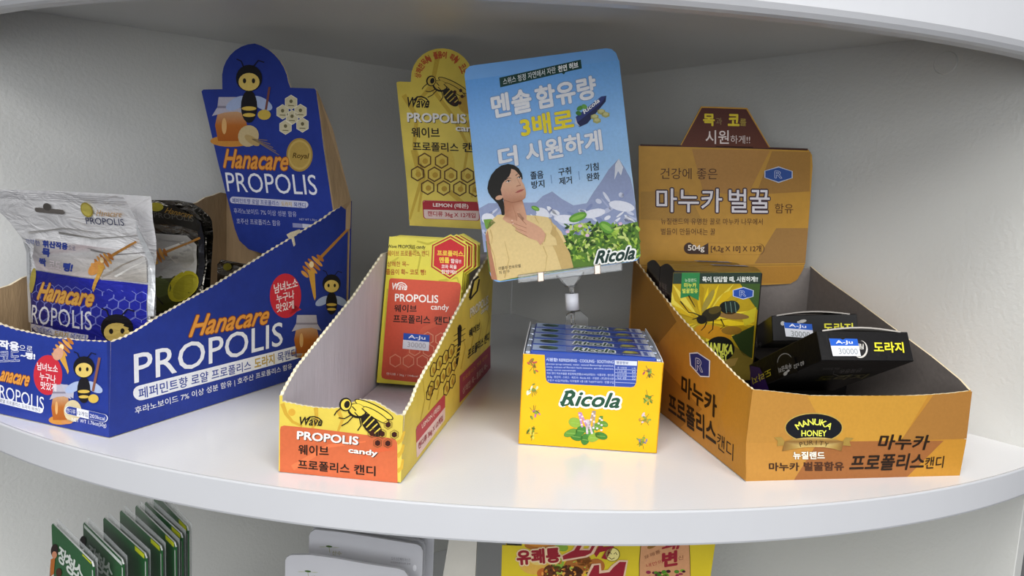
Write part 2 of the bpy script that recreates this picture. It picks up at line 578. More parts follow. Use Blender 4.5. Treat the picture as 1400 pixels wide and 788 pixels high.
# ------------------------------------------------------------------ structure : corner walls and shelves
CN = V(0, 1.21, 0)
DL = V(-.7896, -.6136, 0).normalized()
DR = V(.6150, -.7885, 0).normalized()
WHITE = mat('white_melamine', 'd2d3d1', 0.32, coat=0.15, var=0.02, scale=8, bump=0.12, bscale=420)
WALLM = mat('grey_white_panel_laminate', 'cfd0cd', 0.36, coat=0.1, var=0.03, scale=5, bump=0.25, bscale=260)
TOPM = mat('glossy_white_shelf_laminate', 'e4e5e8', 0.2, coat=0.3, var=0.015, scale=6, bump=0.04, bscale=500)
EDGE = mat('white_edge_banding', 'c3c5ca', 0.3, var=0.02, scale=10)
def slab_wall(name, d, inner):
    nrm = inner
    L = .741
    t = .018
    a = CN.copy(); b = CN + d * L
    bo = a - d * 0.0 - nrm * t; bb = b - nrm * t
    c8 = []
    for z in (-.50, .42):
        c8 += [V(a.x, a.y, z), V(b.x, b.y, z), V(bb.x, bb.y, z), V(bo.x, bo.y, z)]
    o = loft_box(name, c8, WALLM, None, 0.0006)
    return tag(o, kind='structure')
NL = V(-DL.y, DL.x, 0)
if NL.dot(V(0, .5, 0) - CN) < 0: NL = -NL
NR = V(-DR.y, DR.x, 0)
if NR.dot(V(0, .5, 0) - CN) < 0: NR = -NR
wl = slab_wall('wall_left', DL, NL)
wr = slab_wall('wall_right', DR, NR)
sR = Surf(CN, DR if V(0,0,1).cross(DR).dot(NR) < 0 else DR, (0, 0, 1))
# round cover cap on the right panel
def wall_hit(u, v, d, n):
    r = ray(u, v)
    return CO + r * ((CN - CO).dot(n) / r.dot(n))
bm = bmesh.new()
pc = wall_hit(1293, 86, DR, NR)
cyl(bm, pc, pc + NR * .0012, .0105, .0098, 28)
frombm('screw_cover', bm, WALLM, wr)

def quarter(R, z, n=64, inset=0.0):
    aL = math.atan2(DL.y, DL.x); aR = math.atan2(DR.y, DR.x)
    if aL > aR: aL -= 2 * math.pi
    pts = []
    for i in range(n + 1):
        a = aL + (aR - aL) * i / n
        pts.append(V(CN.x + R * math.cos(a), CN.y + R * math.sin(a), z))
    return pts
def shelf(name, R, zt, th, label, cat='shelf', mt=TOPM, lip=None):
    e = thing(name, label, cat, (0, .8, zt - th))
    g = .0004
    cn = CN + (DL + DR) * g
    Rb = R - .0016
    top = [cn] + quarter(Rb, 0)
    bm = bmesh.new()
    T = [bm.verts.new((p.x, p.y, zt)) for p in top]
    B = [bm.verts.new((p.x, p.y, zt - th)) for p in top]
    f = bm.faces.new(T); f.material_index = 0
    f = bm.faces.new(B[::-1]); f.material_index = 1
    for i in range(len(T)):
        j = (i + 1) % len(T)
        bm.faces.new((T[j], T[i], B[i], B[j])).material_index = 1
    bmesh.ops.recalc_face_normals(bm, faces=bm.faces[:])
    frombm('board', bm, [mt, WHITE], e)
    # edge band: small rounded profile swept along the arc
    z0 = zt + .00015; z1 = (lip if lip is not None else zt - th) - .00015
    prof = [(-.0015, z0 - .0012), (-.0013, z0 - .0002), (-.0004, z0), (.0003, z0 - .0004), (.0006, z0 - .0012), (.0006, z1 + .002), (.0, z1 + .0005), (-.001, z1), (-.0015, z1 + .001)]
    if lip is not None:
        prof = [(-.016, z0), (0, z0), (.0006, z0 - .001), (.0006, z1 + .007), (-.001, z1 + .0035), (-.0035, z1 + .001), (-.007, z1), (-.0155, z1), (-.016, z1 + .001)]
    arcs = [quarter(R + p[0], p[1]) for p in prof]
    vs = [p for a in arcs for p in a]
    n = len(arcs[0]); fs = []
    m = len(arcs)
    for k in range(m):
        k2 = (k + 1) % m
        for i in range(n - 1):
            fs.append((k * n + i, k * n + i + 1, k2 * n + i + 1, k2 * n + i))
    fs.append(tuple(k * n for k in range(m))); fs.append(tuple(k * n + n - 1 for k in reversed(range(m))))
    link('edge_band' if lip is None else 'fascia_board', vs, fs, EDGE, e)
    return e
shelf('corner_shelf', .757, 0.0, .024, 'white quarter-round corner shelf carrying the candy boxes')
shelf('corner_shelf', .757, -.38, .024, 'lower white quarter-round shelf under the pouches and the yellow food box')
shelf('canopy_shelf', .757, .40, .0394, 'white curved canopy with a deep fascia above the candy boxes', lip=.3125)
# ------------------------------------------------------------------ blue honey candy carton
KRAFT = mat('brown_kraft_card', '9a8263', 0.8, var=0.1, scale=180, stretch=(1, 1, .2), bump=.25, bscale=500)
TORN = mat('torn_card_edge', 'd8cdb4', 0.85, var=0.15, scale=900, bump=.4, bscale=1500)
BLUE = mat('blue_printed_card', '24388f', 0.48, coat=.05, spec=.3, var=.07, scale=90, bump=.1, bscale=350)
BB = onz(149, 600); BS = onz(400, 520); BF = onz(0, 567)
bdir_s = (BS - BB).normalized(); bdir_f = (BF - BB).normalized()
WB = .172; DB = .302
T_ = .003
blue = thing('display_carton', 'large blue cardboard display carton with torn rim and tall rounded header, at the left', 'box', BB + bdir_s * .15 + bdir_f * .085)
sBS = vsurf(BB, BS)
sBF = vsurf(BB - bdir_f * 0 + bdir_f * WB, BB)     # X runs left to right in the picture
z0 = .0008
def P2(s, a, b): return (a, b)
side_top = [(476, 275), (441, 300), (398, 326), (350, 355.5), (293, 391), (217, 433.5), (190, 451), (172, 461), (160, 465), (151.5, 468)]
a_bk = sBS.uv(476, 275)[0]
pts = [(0, z0), (a_bk, z0)] + [sBS.uv(*p) for p in jag(side_top, .9, 3.6, 3)]
bside = panel('side_panel', sBS, pts, T_, [BLUE, KRAFT, TORN], blue, px=False)
front_top = [(151.5, 468), (105, 465.5), (70, 461.5), (44, 456), (19, 450.5), (0, 444), (-30, 432), (-60, 424)]
aF = sBF.uv(149, 600)[0]
l = [sBF.uv(*p) for p in jag(front_top, .8, 3.6, 5)]
l = [(x, y) for x, y in l if x > 0.001]
l = [(min(x, WB), y) for x, y in l]
pts = [(0, z0), (WB, z0)] + l + [(0, l[-1][1] + .001)]
bfront = panel('front_panel', sBF, pts, T_, [BLUE, KRAFT, TORN], blue, px=False)
zbk = sBS.uv(476, 275)[1]
# left side panel (seen from inside)
LB = BB + bdir_f * WB
sBL = vsurf(LB + bdir_s * DB, LB)  # outward face to the left
ztl = l[-1][1]
prof = [(DB, z0), (DB, ztl)]
n = 26
tp = []
for i in range(n + 1):
    t = i / n
    zz = ztl + (zbk - ztl) * min(1, t * 1.06) + (.0012 if i % 2 else -.0004)
    tp.append((DB * (1 - t), zz))
panel('side_panel', sBL, [(0, z0), (DB, z0)] + tp, T_, [BLUE, KRAFT, TORN], blue, px=False)
RBk = BB + bdir_s * DB
sBB = vsurf(RBk, RBk + bdir_f * WB)
panel('back_panel', sBB, [(0, z0), (WB, z0), (WB, zbk), (0, zbk)], T_, [BLUE, KRAFT, TORN], blue, px=False)
sBot = Surf(BB + V(0, 0, .0028) + bdir_f * WB, -bdir_f, bdir_s)
panel('bottom_panel', sBot, [(.003, .003), (WB - .003, .003), (WB - .003, DB - .003), (.003, DB - .003)], .002, [KRAFT, KRAFT, TORN], blue, px=False)
# header : flap standing in front of the back wall, leaning slightly forward
hb = onz(390, 330, .10)
HP = BB + bdir_s * (DB - .012)
sBH = Surf(HP + bdir_f * WB, -bdir_f, V(0, 0, 1) - bdir_s * .10)
hd = [(321, 313), (313, 280), (298, 222), (275.5, 125), (278, 122.5), (304, 122)]
for k in range(15):
    t = math.radians(175 - k * 12)
    cxk = 349
    hd.append((349 + 45.5 * math.cos(t) * (1.0 if math.cos(t) < 0 else 1.0), 106 - 46.5 * math.sin(t) + (12 * max(0, math.cos(t)))))
hd += [(397, 120), (430, 121), (433, 125), (442, 200), (455, 287), (446, 318), (425, 336), (390, 348), (362, 348), (340, 341), (327, 329)]
header = panel('header_flap', sBH, hd, .0022, [BLUE, KRAFT, TORN], blue)
ha, hbb = sBH.hit(432, 124), sBH.hit(455, 287)
rc = BB + bdir_s * (DB - .004) + V(0, 0, zbk)
wg = [ha, hbb, sBH.hit(452, 320), rc - V(0, 0, .03), rc, rc * .45 + ha * .55 + V(0, 0, .012)]
nn = (wg[1] - wg[0]).cross(wg[4] - wg[0]).normalized() * .002
vs = wg + [p + nn for p in wg]
fs = [tuple(range(6)), tuple(range(11, 5, -1))] + [(i, (i + 1) % 6, (i + 1) % 6 + 6, i + 6) for i in range(6)]
link('wing_flap', vs, fs, KRAFT, blue)

# print : side
A = Art(0, sBS) if False else Art(sBS)
W_ = 'e9ebf4'; NV = '2a3f96'; OR = 'e29a45'; GD = 'c3a553'; RD = 'c9303f'
A.text('Hanacare', (258, 461), (363.5, 443), (253, 434), OR, 6, .02, '8f4d1d', .03, shear=.7)
A.text('PROPOLIS', (183.6, 524.5), (386, 472), (182.8, 484.5), W_, 4, .006)
A.poly(A.pill((192, 537.5), (405, 482), 10.2, 8.6), W_, 2)
A.text('페퍼민트향 로얄 프로폴리스', (189.7, 546.4), (343, 505.5), (188.7, 531.3), NV, 4, .01)
A.text('도라지', (348, 504.5), (375, 497.3), (347.4, 490.5), GD, 4, .03)
A.text('목캔디', (379.5, 496), (405, 488.6), (379, 483), NV, 4, .01)
A.text('후라노보이드 7% 이상 성분 함유 | 호주산 프로폴리스 함유', (184.7, 568.3), (399, 505.5), (183.6, 557), W_, 4, .005)
A.ell((390.2, 404.6), 21.5, 30.5, RD, 2, .0, 28)
A.poly([(396, 430), (412, 423.5), (402, 417)], RD, 2)
A.text('남녀노소', (375, 402), (407, 392.5), (374, 389), 'f4e6e8', 4, .02)
A.text('누구나', (378, 414.5), (402, 408), (377.5, 403), 'f4e6e8', 4, .02)
A.text('맛있게', (378, 427.5), (401.5, 422), (377.5, 416), 'f4e6e8', 4, .02)
pic_dipper(A, (427, 364), 14.5, (477, 312), (430, 411))
pic_bee(A, (453, 388), 12.5)
pic_jar(A, (419, 459), 33, 54)
A.build(bside)
# print : front
A = Art(sBF)
A.text('작용', (0, 476.3), (26, 479.8), (0, 465), W_, 4, .05)
A.text('으로', (27, 479), (45, 481.5), (27, 471.5), W_, 4)
A.text('코도', (0, 495), (27, 494), (0, 481), NV, 4, .0, W_, .03)
A.text('~뻥!', (29, 489.5), (48, 492), (29, 481), W_, 4, .05)
A.text('anacare', (0, 520), (38, 528), (0, 507), OR, 5, .03, '8f4d1d', .03, shear=.7)
A.text('ROPOLIS', (0, 544), (60.5, 562), (0, 526), W_, 4)
A.poly(A.pill((-6, 546), (55.5, 561.5), 3.7), W_, 2)
A.text('로얄 프로폴리스 도라지 목캔디', (0, 550), (55, 564), (0, 545), '5b6277', 4)
A.ell((65.7, 513), 19.6, 27.4, RD, 2, 0, 28)
A.poly([(76, 536), (88, 541), (83, 527)], RD, 2)
A.text('남녀노소', (51.4, 505.9), (79.4, 510), (51.4, 495.4), 'f4e6e8', 4, .02)
A.text('누구나', (54.6, 519.2), (76.2, 524), (55, 509), 'f4e6e8', 4, .02)
A.text('맛있게', (56.2, 531.9), (77.1, 535.3), (56.2, 521.7), 'f4e6e8', 4, .02)
pic_dipper(A, (86, 477), 14, (97, 466), (93, 512))
A.ell((80, 484), 7, 9, 'd6a286', 6, .4)
pic_jar(A, (83, 552), 24, 50)
A.poly([(83, 525), (102, 528), (101, 545), (92, 540)], 'b9b9cc', 6)
A.ell((100, 562), 12, 15, 'd8c9a0', 6); A.ell((92, 577), 8, 3, 'c98a50', 6)
pic_bee(A, (115.5, 502), 14.5, 7)
A.line([(128, 535), (137, 489)], 3.5, '8a5a4a', 9)
A.ell((129, 545), 7, 6, 'd9b854', 12)
pl = A.pill((96, 560.8), (143, 571.6), 5.4)
A.poly(pl, NV, 13); A.ring(pl, 1.2, W_, 14)
A.poly([(106.5, 557.8), (123, 561.5), (123, 573), (106.5, 569)], W_, 15)
A.text('캔디류', (92, 563.5), (105, 566.3), (92, 557.5), W_, 16)
A.text('12개입', (107.5, 567), (122, 570.2), (107.5, 561), '30395a', 16)
A.text('203kcal', (124.5, 570.5), (145, 575), (124.5, 565.5), W_, 16)
A.text('NET WT 1.76oz(50g)', (100, 577), (147, 585.5), (100, 570.5), W_, 16)
A.build(bfront)
# print : header
A = Art(sBH)
pic_jar(A, (316, 165), 42, 62)
A.ell((340, 186), 14, 15, 'c9b487', 6, .5); A.ell((345, 192), 12, 5, 'b89d68', 7, .6)
for i in range(5):
    A.line([(345, 190), (366 + i * 4, 192 + i * 5)], .9, '8f7a55', 8)
pic_bee(A, (341, 107), 18, 7)
A.line([(364, 150), (369, 119)], 3, '7a4a44', 9); A.ell((362, 157), 9, 7, 'cdb04e', 13)
for i, c in enumerate(((398.2, 140), (386.6, 153), (411, 152.5), (399.5, 160.5), (413.8, 171), (390.6, 174), (402, 178))):
    if i == 6: continue
    hp = A.hexpts(c, 9.2, 10, 90)
    A.poly(hp, 'cfc6a4', 3); A.ring(hp, .8, 'efe9d4', 4)
    A.ell((c[0], c[1] - 1.5), 2.4, 2.6, '6c6548', 5, 0, 8)
    A.line([(c[0] - 4, c[1] + 4.2), (c[0] + 4, c[1] + 4.6)], 1.1, '6c6548', 5)
A.ell((409.7, 211.8), 18, 23, 'a98a46', 3, 0, 32); A.ell((409.7, 211.8), 16, 20.5, 'c6a95f', 4, 0, 32); A.ell((409.7, 211.8), 13.5, 17.5, 'b7994f', 5, 0, 32)
A.text('Royal', (400, 218), (421, 219), (400, 209), '5d471d', 6, .02, shear=.2)
A.text('Hanacare', (306, 229), (392, 233), (300, 204), OR, 6, .02, '8f4d1d', .03, shear=.7)
A.text('PROPOLIS', (311.4, 262), (434.6, 267), (307.8, 235.6), W_, 4, .0)
A.poly(A.pill((319, 273.5), (417, 280), 4.6), 'c9cbe0', 2)
A.text('페퍼민트향 로얄 프로폴리스', (318, 277.3), (382, 281.5), (317.6, 270.8), NV, 4, .01)
A.text('도라지', (385, 281.5), (399, 282.5), (384.6, 275.5), GD, 4, .02)
A.text('목캔디', (402, 283), (418, 284), (401.6, 276.5), NV, 4, .01)
A.text('후라노보이드 7% 이상 성분 함유', (320.2, 291.8), (405.9, 297), (319.4, 284.4), 'b9bddc', 4)
A.text('호주산 프로폴리스 함유', (324, 306), (383.8, 309.2), (323.2, 298.5), 'b9bddc', 4)
A.text('NET WT 1.76oz', (409.5, 301.3), (434, 302.5), (409.3, 298.5), 'b9bddc', 4)
A.poly([(400, 305), (413, 306), (413.5, 311.8), (400.5, 311)], '8f94c0', 3); A.poly([(413.3, 306), (425, 307), (425.5, 312.5), (413.8, 311.8)], 'c9cbe0', 3)
A.build(header)
# torn scrap on the rim
sc = sBS
panel('torn_scrap', Surf(sBS.P(0, 0, .0006), sBS.X, sBS.Y), [(393, 321), (398, 318), (404, 316), (410, 314), (411, 318), (405, 321), (402, 324), (404, 335), (402, 337), (399, 326), (396, 326)], .0012, [TORN, TORN, TORN], blue)

# ------------------------------------------------------------------ foil pouches
FOIL = mat('silver_foil_film', 'ececef', 0.24, metal=.55, var=.04, bump=.0)
FOILD = mat('dark_mirror_foil_film', '8f8c86', 0.16, metal=1.0, var=.05)
for m_, st in ((FOIL, .55), (FOILD, .8)):
    n_ = m_.node_tree
    b_ = n_.nodes['Principled BSDF']
    t_ = n_.nodes.new('ShaderNodeTexCoord'); p_ = n_.nodes.new('ShaderNodeMapping')
    p_.inputs['Scale'].default_value = (1, 1, 2.8)
    z_ = n_.nodes.new('ShaderNodeTexNoise'); z_.inputs['Scale'].default_value = 30; z_.inputs['Detail'].default_value = 5; z_.inputs['Distortion'].default_value = 1.5
    n_.links.new(t_.outputs['Object'], p_.inputs[0]); n_.links.new(p_.outputs[0], z_.inputs['Vector'])
    u_ = n_.nodes.new('ShaderNodeBump'); u_.inputs['Strength'].default_value = st; u_.inputs['Distance'].default_value = .006
    n_.links.new(z_.outputs['Fac'], u_.inputs['Height']); n_.links.new(u_.outputs[0], b_.inputs['Normal'])

def pouch_surf(P, d, lean, a0, a1, b0, b1, bulge, seed, n=14, fold=0.0):
    def dfm(a, b):
        s_ = min(1, max(0, (a - a0) / (a1 - a0))); t_ = min(1, max(0, (b - b0) / (b1 - b0)))
        body = math.sin(math.pi * s_) ** .6 * (max(0, math.sin(math.pi * min(1, t_ / .8)))) ** .6
        cr = noise.noise(Vector((a * 22, b * 45, seed))) * .0035 * min(1, 6 * s_ * (1 - s_) + .15)
        return bulge * body + cr + fold * max(0, t_ - .7)
    ca = [a0 + (a1 - a0) * i / n for i in range(1, n)]
    cb = [b0 + (b1 - b0) * i / (n + 6) for i in range(1, n + 6)]
    return Surf(P, d, V(0, 0, 1) + lean, deform=dfm, ca=ca, cb=cb)

def pouch_panel(name, s, pts, mats, parent):
    """two films sealed at the rim"""
    pl = [s.uv(*p) for p in pts]
    ar = sum(pl[i][0] * pl[(i + 1) % len(pl)][1] - pl[(i + 1) % len(pl)][0] * pl[i][1] for i in range(len(pl)))
    if ar < 0: pl = pl[::-1]
    bm = bmesh.new()
    for side in (0, 1):
        vs = [bm.verts.new((a, b, side)) for a, b in pl]
        for t in tessellate_polygon([[Vector((a, b, 0)) for a, b in pl]]):
            p = [pl[i] for i in t]
            cr = (p[1][0] - p[0][0]) * (p[2][1] - p[0][1]) - (p[2][0] - p[0][0]) * (p[1][1] - p[0][1])
            if (cr < 0) != (side == 1): t = t[::-1]
            bm.faces.new([vs[i] for i in t]).material_index = side
    bisect_all(bm, s)
    for v in bm.verts:
        a, b, sd = v.co
        if sd < .5:
            v.co = s.P(a, b, 0)
        else:
            v.co = s.P(a, b, -.0009) - s.N * max(0, s.deform(a, b)) * 1.7
    return frombm(name, bm, mats, parent, True)

# front silver pouch
PP = sBS.hit(214, 432) + bdir_f * .004
sP = Surf(PP, -bdir_f, V(0, 0, 1))
a0, _b = sP.uv(40, 400); a1, b1 = sP.uv(214, 270)
zfl = .004
b0 = zfl - PP.z
po = thing('foil_pouch', 'front silver foil candy pouch with blue honeycomb print, standing in the blue carton', 'candy pouch', PP - bdir_f * (-.07) + V(0, 0, zfl - PP.z), None)
sP = pouch_surf(PP, -bdir_f, V(0, 0, 0), a0, a1, b0, b1, .010, 3.1, fold=.05)
sPf = Surf(PP, -bdir_f, V(0, 0, 1))
def low(s, u, v, b):      # point on same plane straight below
    a, _ = s.uv(u, v)
    return a, b
outl = [(3, 259), (60, 261), (120, 264), (190, 268.5), (194, 280), (200, 305), (207, 330), (210, 352), (209.5, 400), (209, 433)]
pl_r = [(44, 441), (41, 400), (38, 345), (35, 325), (22, 300), (10, 285)]
a_r = sPf.uv(209, 433)[0]; a_l = sPf.uv(44, 441)[0]
def unpx(s, a, b):
    p = s.O + s.X * a + s.Y * b - CO
    q = (p.dot(CR), p.dot(CU), p.dot(_f))
    return (700 + FPX * q[0] / q[2], 394 - FPX * q[1] / q[2])
outl = outl + [unpx(sPf, a_r - .001, b0), unpx(sPf, a_l + .001, b0)] + pl_r
film = pouch_panel('film', sP, outl, [FOIL, FOIL], po)
A = Art(sP, base=.0013)
# white borders, painted foil sheen and blue honeycomb field
A.poly([(199, 303), (208, 330), (214.5, 352), (215, 400), (214, 432), (208, 432), (207.5, 388), (207, 352), (200, 325)], 'd5d8dc', 1)
A.poly([(38, 330), (44, 336), (46.5, 380), (51, 440), (44, 440), (41, 400)], 'd5d8dc', 1)
A.poly([(60, 326), (100, 332), (130, 336), (190, 342), (205, 352), (206, 386), (150, 380), (100, 374), (57, 368), (50, 350)], ['b9b4b4', 'd8d4d6', 'c9b9bc', 'efeff0', 'e6e4e2', 'c5bfb6', 'd9c9c6', 'cfc0c2', 'd8ccd0', 'a8a4a8'], 1)  # silver band with foil reflections painted in as a gradient
for q_, c_ in (([(130, 340), (165, 348), (206, 345)], '8d8a8a'), ([(150, 378), (175, 362), (203, 350)], 'a89f94'), ([(90, 318), (140, 326), (200, 322)], '9a9896'), ([(50, 318), (100, 312), (150, 318)], 'b5b3b2'), ([(165, 378), (185, 366), (206, 356)], 'f2f0ec')):  # painted glints and dark streaks of the foil folds
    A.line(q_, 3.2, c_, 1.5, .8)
A.poly([(57, 369.5), (100, 375), (150, 381.5), (207, 389), (206.5, 470), (150, 475), (51, 470), (48, 390), (50, 369)], ['1a1f8f', '1a1f8f', '2228a8', '2a32b8', '2329a5', '15186e', '12145c', '161a78'], 1)
for j in range(9):
    for i in range(12):
        cx = 58 + i * 13.6 + (6.8 if j % 2 else 0); cy = 381 + j * 11.8 + (cx - 58) * .09
        if cx > 203 or cx < 52 or cy < 377 + (cx - 50) * .125 + 4 or cy > 460: continue
        A.ring(A.hexpts((cx, cy), 7.4, 7.6), .75, '8d96e6', 2)
A.text('강력한', (44, 333), (66, 336), (43.5, 326), NV, 3, .0)
A.text('휘산작용', (70, 337), (103, 341), (69.5, 328.5), NV, 3, .06)
A.text('으로', (104.5, 341), (114, 342), (104, 335), '5a6080', 3)
A.text('목', (68, 349), (78, 350.5), (69, 339), NV, 3, .06)
A.text('싹', (62, 362), (72.5, 363.5), (62, 352), NV, 3, .06)
A.text('코도', (78, 365), (97, 368), (78, 355), 'e9dfe4', 3, .0, '9c8a96', .02)
A.text('뻥!', (100, 369), (112, 370.5), (100.5, 358.5), NV, 3, .06)
A.text('Hanacare', (60, 408), (139, 417), (58, 385), 'e8b052', 6, .03, 'b0672a', .025, shear=.7)
A.text('ROPOLIS', (52, 440), (141, 449.5), (52, 415.5), W_, 4, 0)
A.poly(A.pill((53, 446.5), (132, 458), 4.8), 'd9d8e2', 2)
A.text('프로폴리스', (60, 453), (87, 457), (60, 445.5), NV, 4)
A.text('도라지', (90, 456), (110, 459), (90, 449.5), GD, 4, .02)
A.text('목캔디', (113, 460), (134, 463), (113, 453), NV, 4)
pic_dipper(A, (150, 357), 13, (196, 330), (143, 398), ly=5)
A.ell((141, 366), 7, 10, 'd9974e', 6, .5)
pic_bee(A, (172, 447), 19, 5)
A.ell((52, 383), 4.5, 17, 'b9a84a', 5, .1)
A.ell((138, 287), 8, 10, 'b3a13e', 3); A.ell((138, 287), 6.5, 8.3, 'd0c25e', 4)
A.text('Hanacare', (149, 295), (181, 297), (148, 287), 'b98a3a', 4, .0, shear=.7)
A.text('PROPOLIS', (134, 306), (183.5, 308.5), (134, 297), '2c3158', 4)
A.poly(A.pill((71, 287), (104, 290), 3.2), '6f6a66', 2); A.ell((85, 283), 5.2, 5, '57534f', 3)
for k in range(4):
    A.line([(4 + k, 262 + k * 2.6), (191 + k * .4, 271 + k * 2.9)], .5, '8f8f94', 1)
A.build(film, INKF)
# black mirror pouch behind
PQ = sBS.hit(292, 391) + bdir_f * .004
sQf = Surf(PQ, -bdir_f, V(0, 0, 1))
a0, _b = sQf.uv(170, 400); a1, b1 = sQf.uv(292, 278); b0 = zfl - PQ.z
po2 = thing('foil_pouch', 'dark mirrored candy pouch with honey dipper and yellow fruit print, right behind the silver one', 'candy pouch', PQ + bdir_f * .06 + V(0, 0, b0), None)
sQ = pouch_surf(PQ, -bdir_f, V(0, 0, 0), a0, a1, b0, b1, .012, 8.7, fold=.03)
ol = [(172, 273), (195, 273.5), (235, 274), (256, 277.5), (270, 286), (281, 297), (284, 303), (287, 325), (286, 360), (283, 391)]
a_r = sQf.uv(283, 391)[0]; a_l = sQf.uv(172, 391)[0]
ol = ol + [unpx(sQf, a_r - .001, b0), unpx(sQf, a_l + .001, b0), (168, 391), (165, 330)]
film = pouch_panel('film', sQ, ol, [FOILD, FOILD], po2)
A = Art(sQ, base=.0013)
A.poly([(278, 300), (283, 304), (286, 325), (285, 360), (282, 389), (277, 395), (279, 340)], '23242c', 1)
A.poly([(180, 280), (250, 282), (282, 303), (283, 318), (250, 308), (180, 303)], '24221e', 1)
A.poly([(170, 322), (200, 318), (262, 322), (277, 335), (276, 378), (215, 380), (170, 390)], ['6c6a68', 'a9a7a4', 'c9c7c4', 'b5b2ae', 'dedcd8', '8d8b88', '6c6a68'], 1)  # silver body, its mirror reflections painted in as a gradient
A.poly([(232, 340), (258, 330), (272, 338), (274, 356), (262, 372), (250, 360)], ['d9d7d2', 'f0eee8', 'c5c2bc', 'a09c94', 'e6e3dc', 'b9b5ae'], 2)  # painted bright reflection on the bulging film
A.poly([(188, 385), (215, 377), (240, 374), (278, 380), (278, 396), (250, 420), (180, 440)], '3f4313', 1)
A.ell((262, 390), 16, 22, 'c7bb2c', 2, .5); A.ell((265, 391), 12, 18, 'a79e2a', 3, .5)
A.ell((225, 392), 24, 14, '4f5a22', 2)
A.line([(205, 425), (228, 402), (240, 414)], 2, '15140f', 4)
A.ell((226, 283), 9, 6, 'a59c33', 3)
A.text('Hanacare', (236, 291), (270, 299), (236, 283), 'a5813a', 4, .0, shear=.7)
A.text('PROPOLIS', (222, 297), (273, 303), (222, 290), '5a5854', 4, .01)
pic_dipper(A, (224, 350), 13, (281, 325), (215, 377), ly=4)
A.build(film, INKF)
# small pouch lying at the back of the carton
PR = BB + bdir_s * .215 + bdir_f * .045
po3 = thing('foil_pouch', 'foil pouch only just visible low behind the blue carton rim, under the header', 'candy pouch', PR + V(0, 0, zfl))
sR0 = Surf(PR + bdir_f * .04, -bdir_f, V(0, 0, 1))
ax, bx_ = sR0.uv(297, 358); ay, by_ = sR0.uv(344, 362)
L3 = ay - ax; z_3 = (bx_ + by_) / 2
s3o = sR0.P(ax, 0); s3o.z = zfl
s3 = pouch_surf(s3o, -bdir_f, V(0, 0, 0), 0, L3, 0, z_3 - zfl, .008, 5.5, 10)
s3f = Surf(s3o, -bdir_f, V(0, 0, 1))
film = pouch_panel('film', s3, [unpx(s3f, *p) for p in ((0, 0), (L3, 0), (L3, z_3 - zfl - .004), (L3 - .006, z_3 - zfl), (.004, z_3 - zfl + .002), (0, z_3 - zfl - .003))], [FOILD, FOILD], po3)
A = Art(s3, base=.0013)
A.ell((311, 365), 6, 5, 'a59c33', 2)
A.build(film, INKF)

# ------------------------------------------------------------------ yellow propolis candy carton
YEL = mat('yellow_printed_card', 'd8c250', 0.5, coat=.05, spec=.3, var=.08, scale=40, bump=.1, bscale=350)
GREYIN = mat('pale_grey_card_inside', 'cfc9cf', 0.7, var=.05, scale=160, stretch=(1, 1, .15), bump=.2, bscale=400)
EDGEY = mat('pale_torn_card_edge', 'e6ddc0', 0.85, var=.15, scale=900, bump=.4, bscale=1500)
WBt = onz(548, 661.5); WF_ = onz(381, 646); WS_ = onz(668, 506)
wf = (WF_ - WBt).normalized(); ws = (WS_ - WBt).normalized()
WW = (WF_ - WBt).length; WD = .338
wv = thing('display_carton', 'narrow yellow cardboard display carton with tall rounded header, torn open front with engraved bee', 'box', WBt + ws * .16 + wf * .044)
sWS = vsurf(WBt, WBt + ws); sWF = vsurf(WF_, WBt)
ztop = sWS.uv(669, 349)[1]
top = [(669, 349), (646, 388), (622, 433), (597.5, 482), (583.5, 504.5), (571, 529), (564, 548.5), (553, 568.6)]
ptsl = [(0, z0), (WD, z0), (WD, ztop)] + [sWS.uv(*p) for p in jag(top, .7, 3.2, 11)]
wside = panel('side_panel', sWS, ptsl, .0022, [YEL, GREYIN, EDGEY], wv, px=False)
ft = [(552, 568.6), (542.5, 567.5), (532, 561), (525, 556.5), (516, 551), (508, 548.3), (491, 547), (478, 551.5), (463, 558), (450, 559), (432, 557.5), (413, 555), (395, 551), (378, 548)]
l = [sWF.uv(*p) for p in jag(ft, .7, 3.2, 12)]
l = [(min(max(x, 0), WW), y) for x, y in l]
wfront = panel('front_panel', sWF, [(0, z0), (WW, z0)] + l, .0022, [YEL, GREYIN, EDGEY], wv, px=False)
WL = WBt + wf * WW
wl_ = V(.100, 1, 0).normalized()
WLB = WL + wl_ * WD
sWL = vsurf(WLB, WL)
lt = [(378, 548.5), (388, 529), (403.5, 502), (434, 463.5), (480, 406.5), (526, 340), (558, 304)]
inner = Surf(sWL.O, sWL.X, (0, 0, 1))
l = [inner.uv(*p) for p in jag(lt, .7, 3.2, 13)]
l = [(min(max(x, 0), WD), min(y, ztop + .001)) for x, y in l]
panel('side_panel', sWL, [(0, z0), (WD, z0)] + l + [(0, ztop)], .0022, [YEL, GREYIN, EDGEY], wv, px=False)
sWBk = vsurf(WBt + ws * WD, WLB)
panel('back_panel', sWBk, [(0, z0), ((WLB - WBt - ws * WD).length, z0), ((WLB - WBt - ws * WD).length, ztop - .002), (0, ztop - .002)], .0022, [YEL, GREYIN, EDGEY], wv, px=False)
sWBo = Surf(WL + V(0, 0, .0026), -wf, ws)
panel('bottom_panel', sWBo, [(.0023, .0023), (WW - .0023, .0023), (WW - .0023, WD - .0023), (.0023, WD - .0023)], .0018, [GREYIN, GREYIN, EDGEY], wv, px=False)
sWH = Surf(WL + ws * (WD - .004) + V(0, 0, 0), -wf, V(0, 0, 1) + ws * .0)
hw = [(560, 308.5), (558.5, 285), (556, 250), (550, 190), (542, 113), (545, 111.5), (561.5, 112)]
for k in range(13):
    t = math.radians(170 - k * 14)
    hw.append((604 + 42 * math.cos(t), 106 - 40 * math.sin(t)))
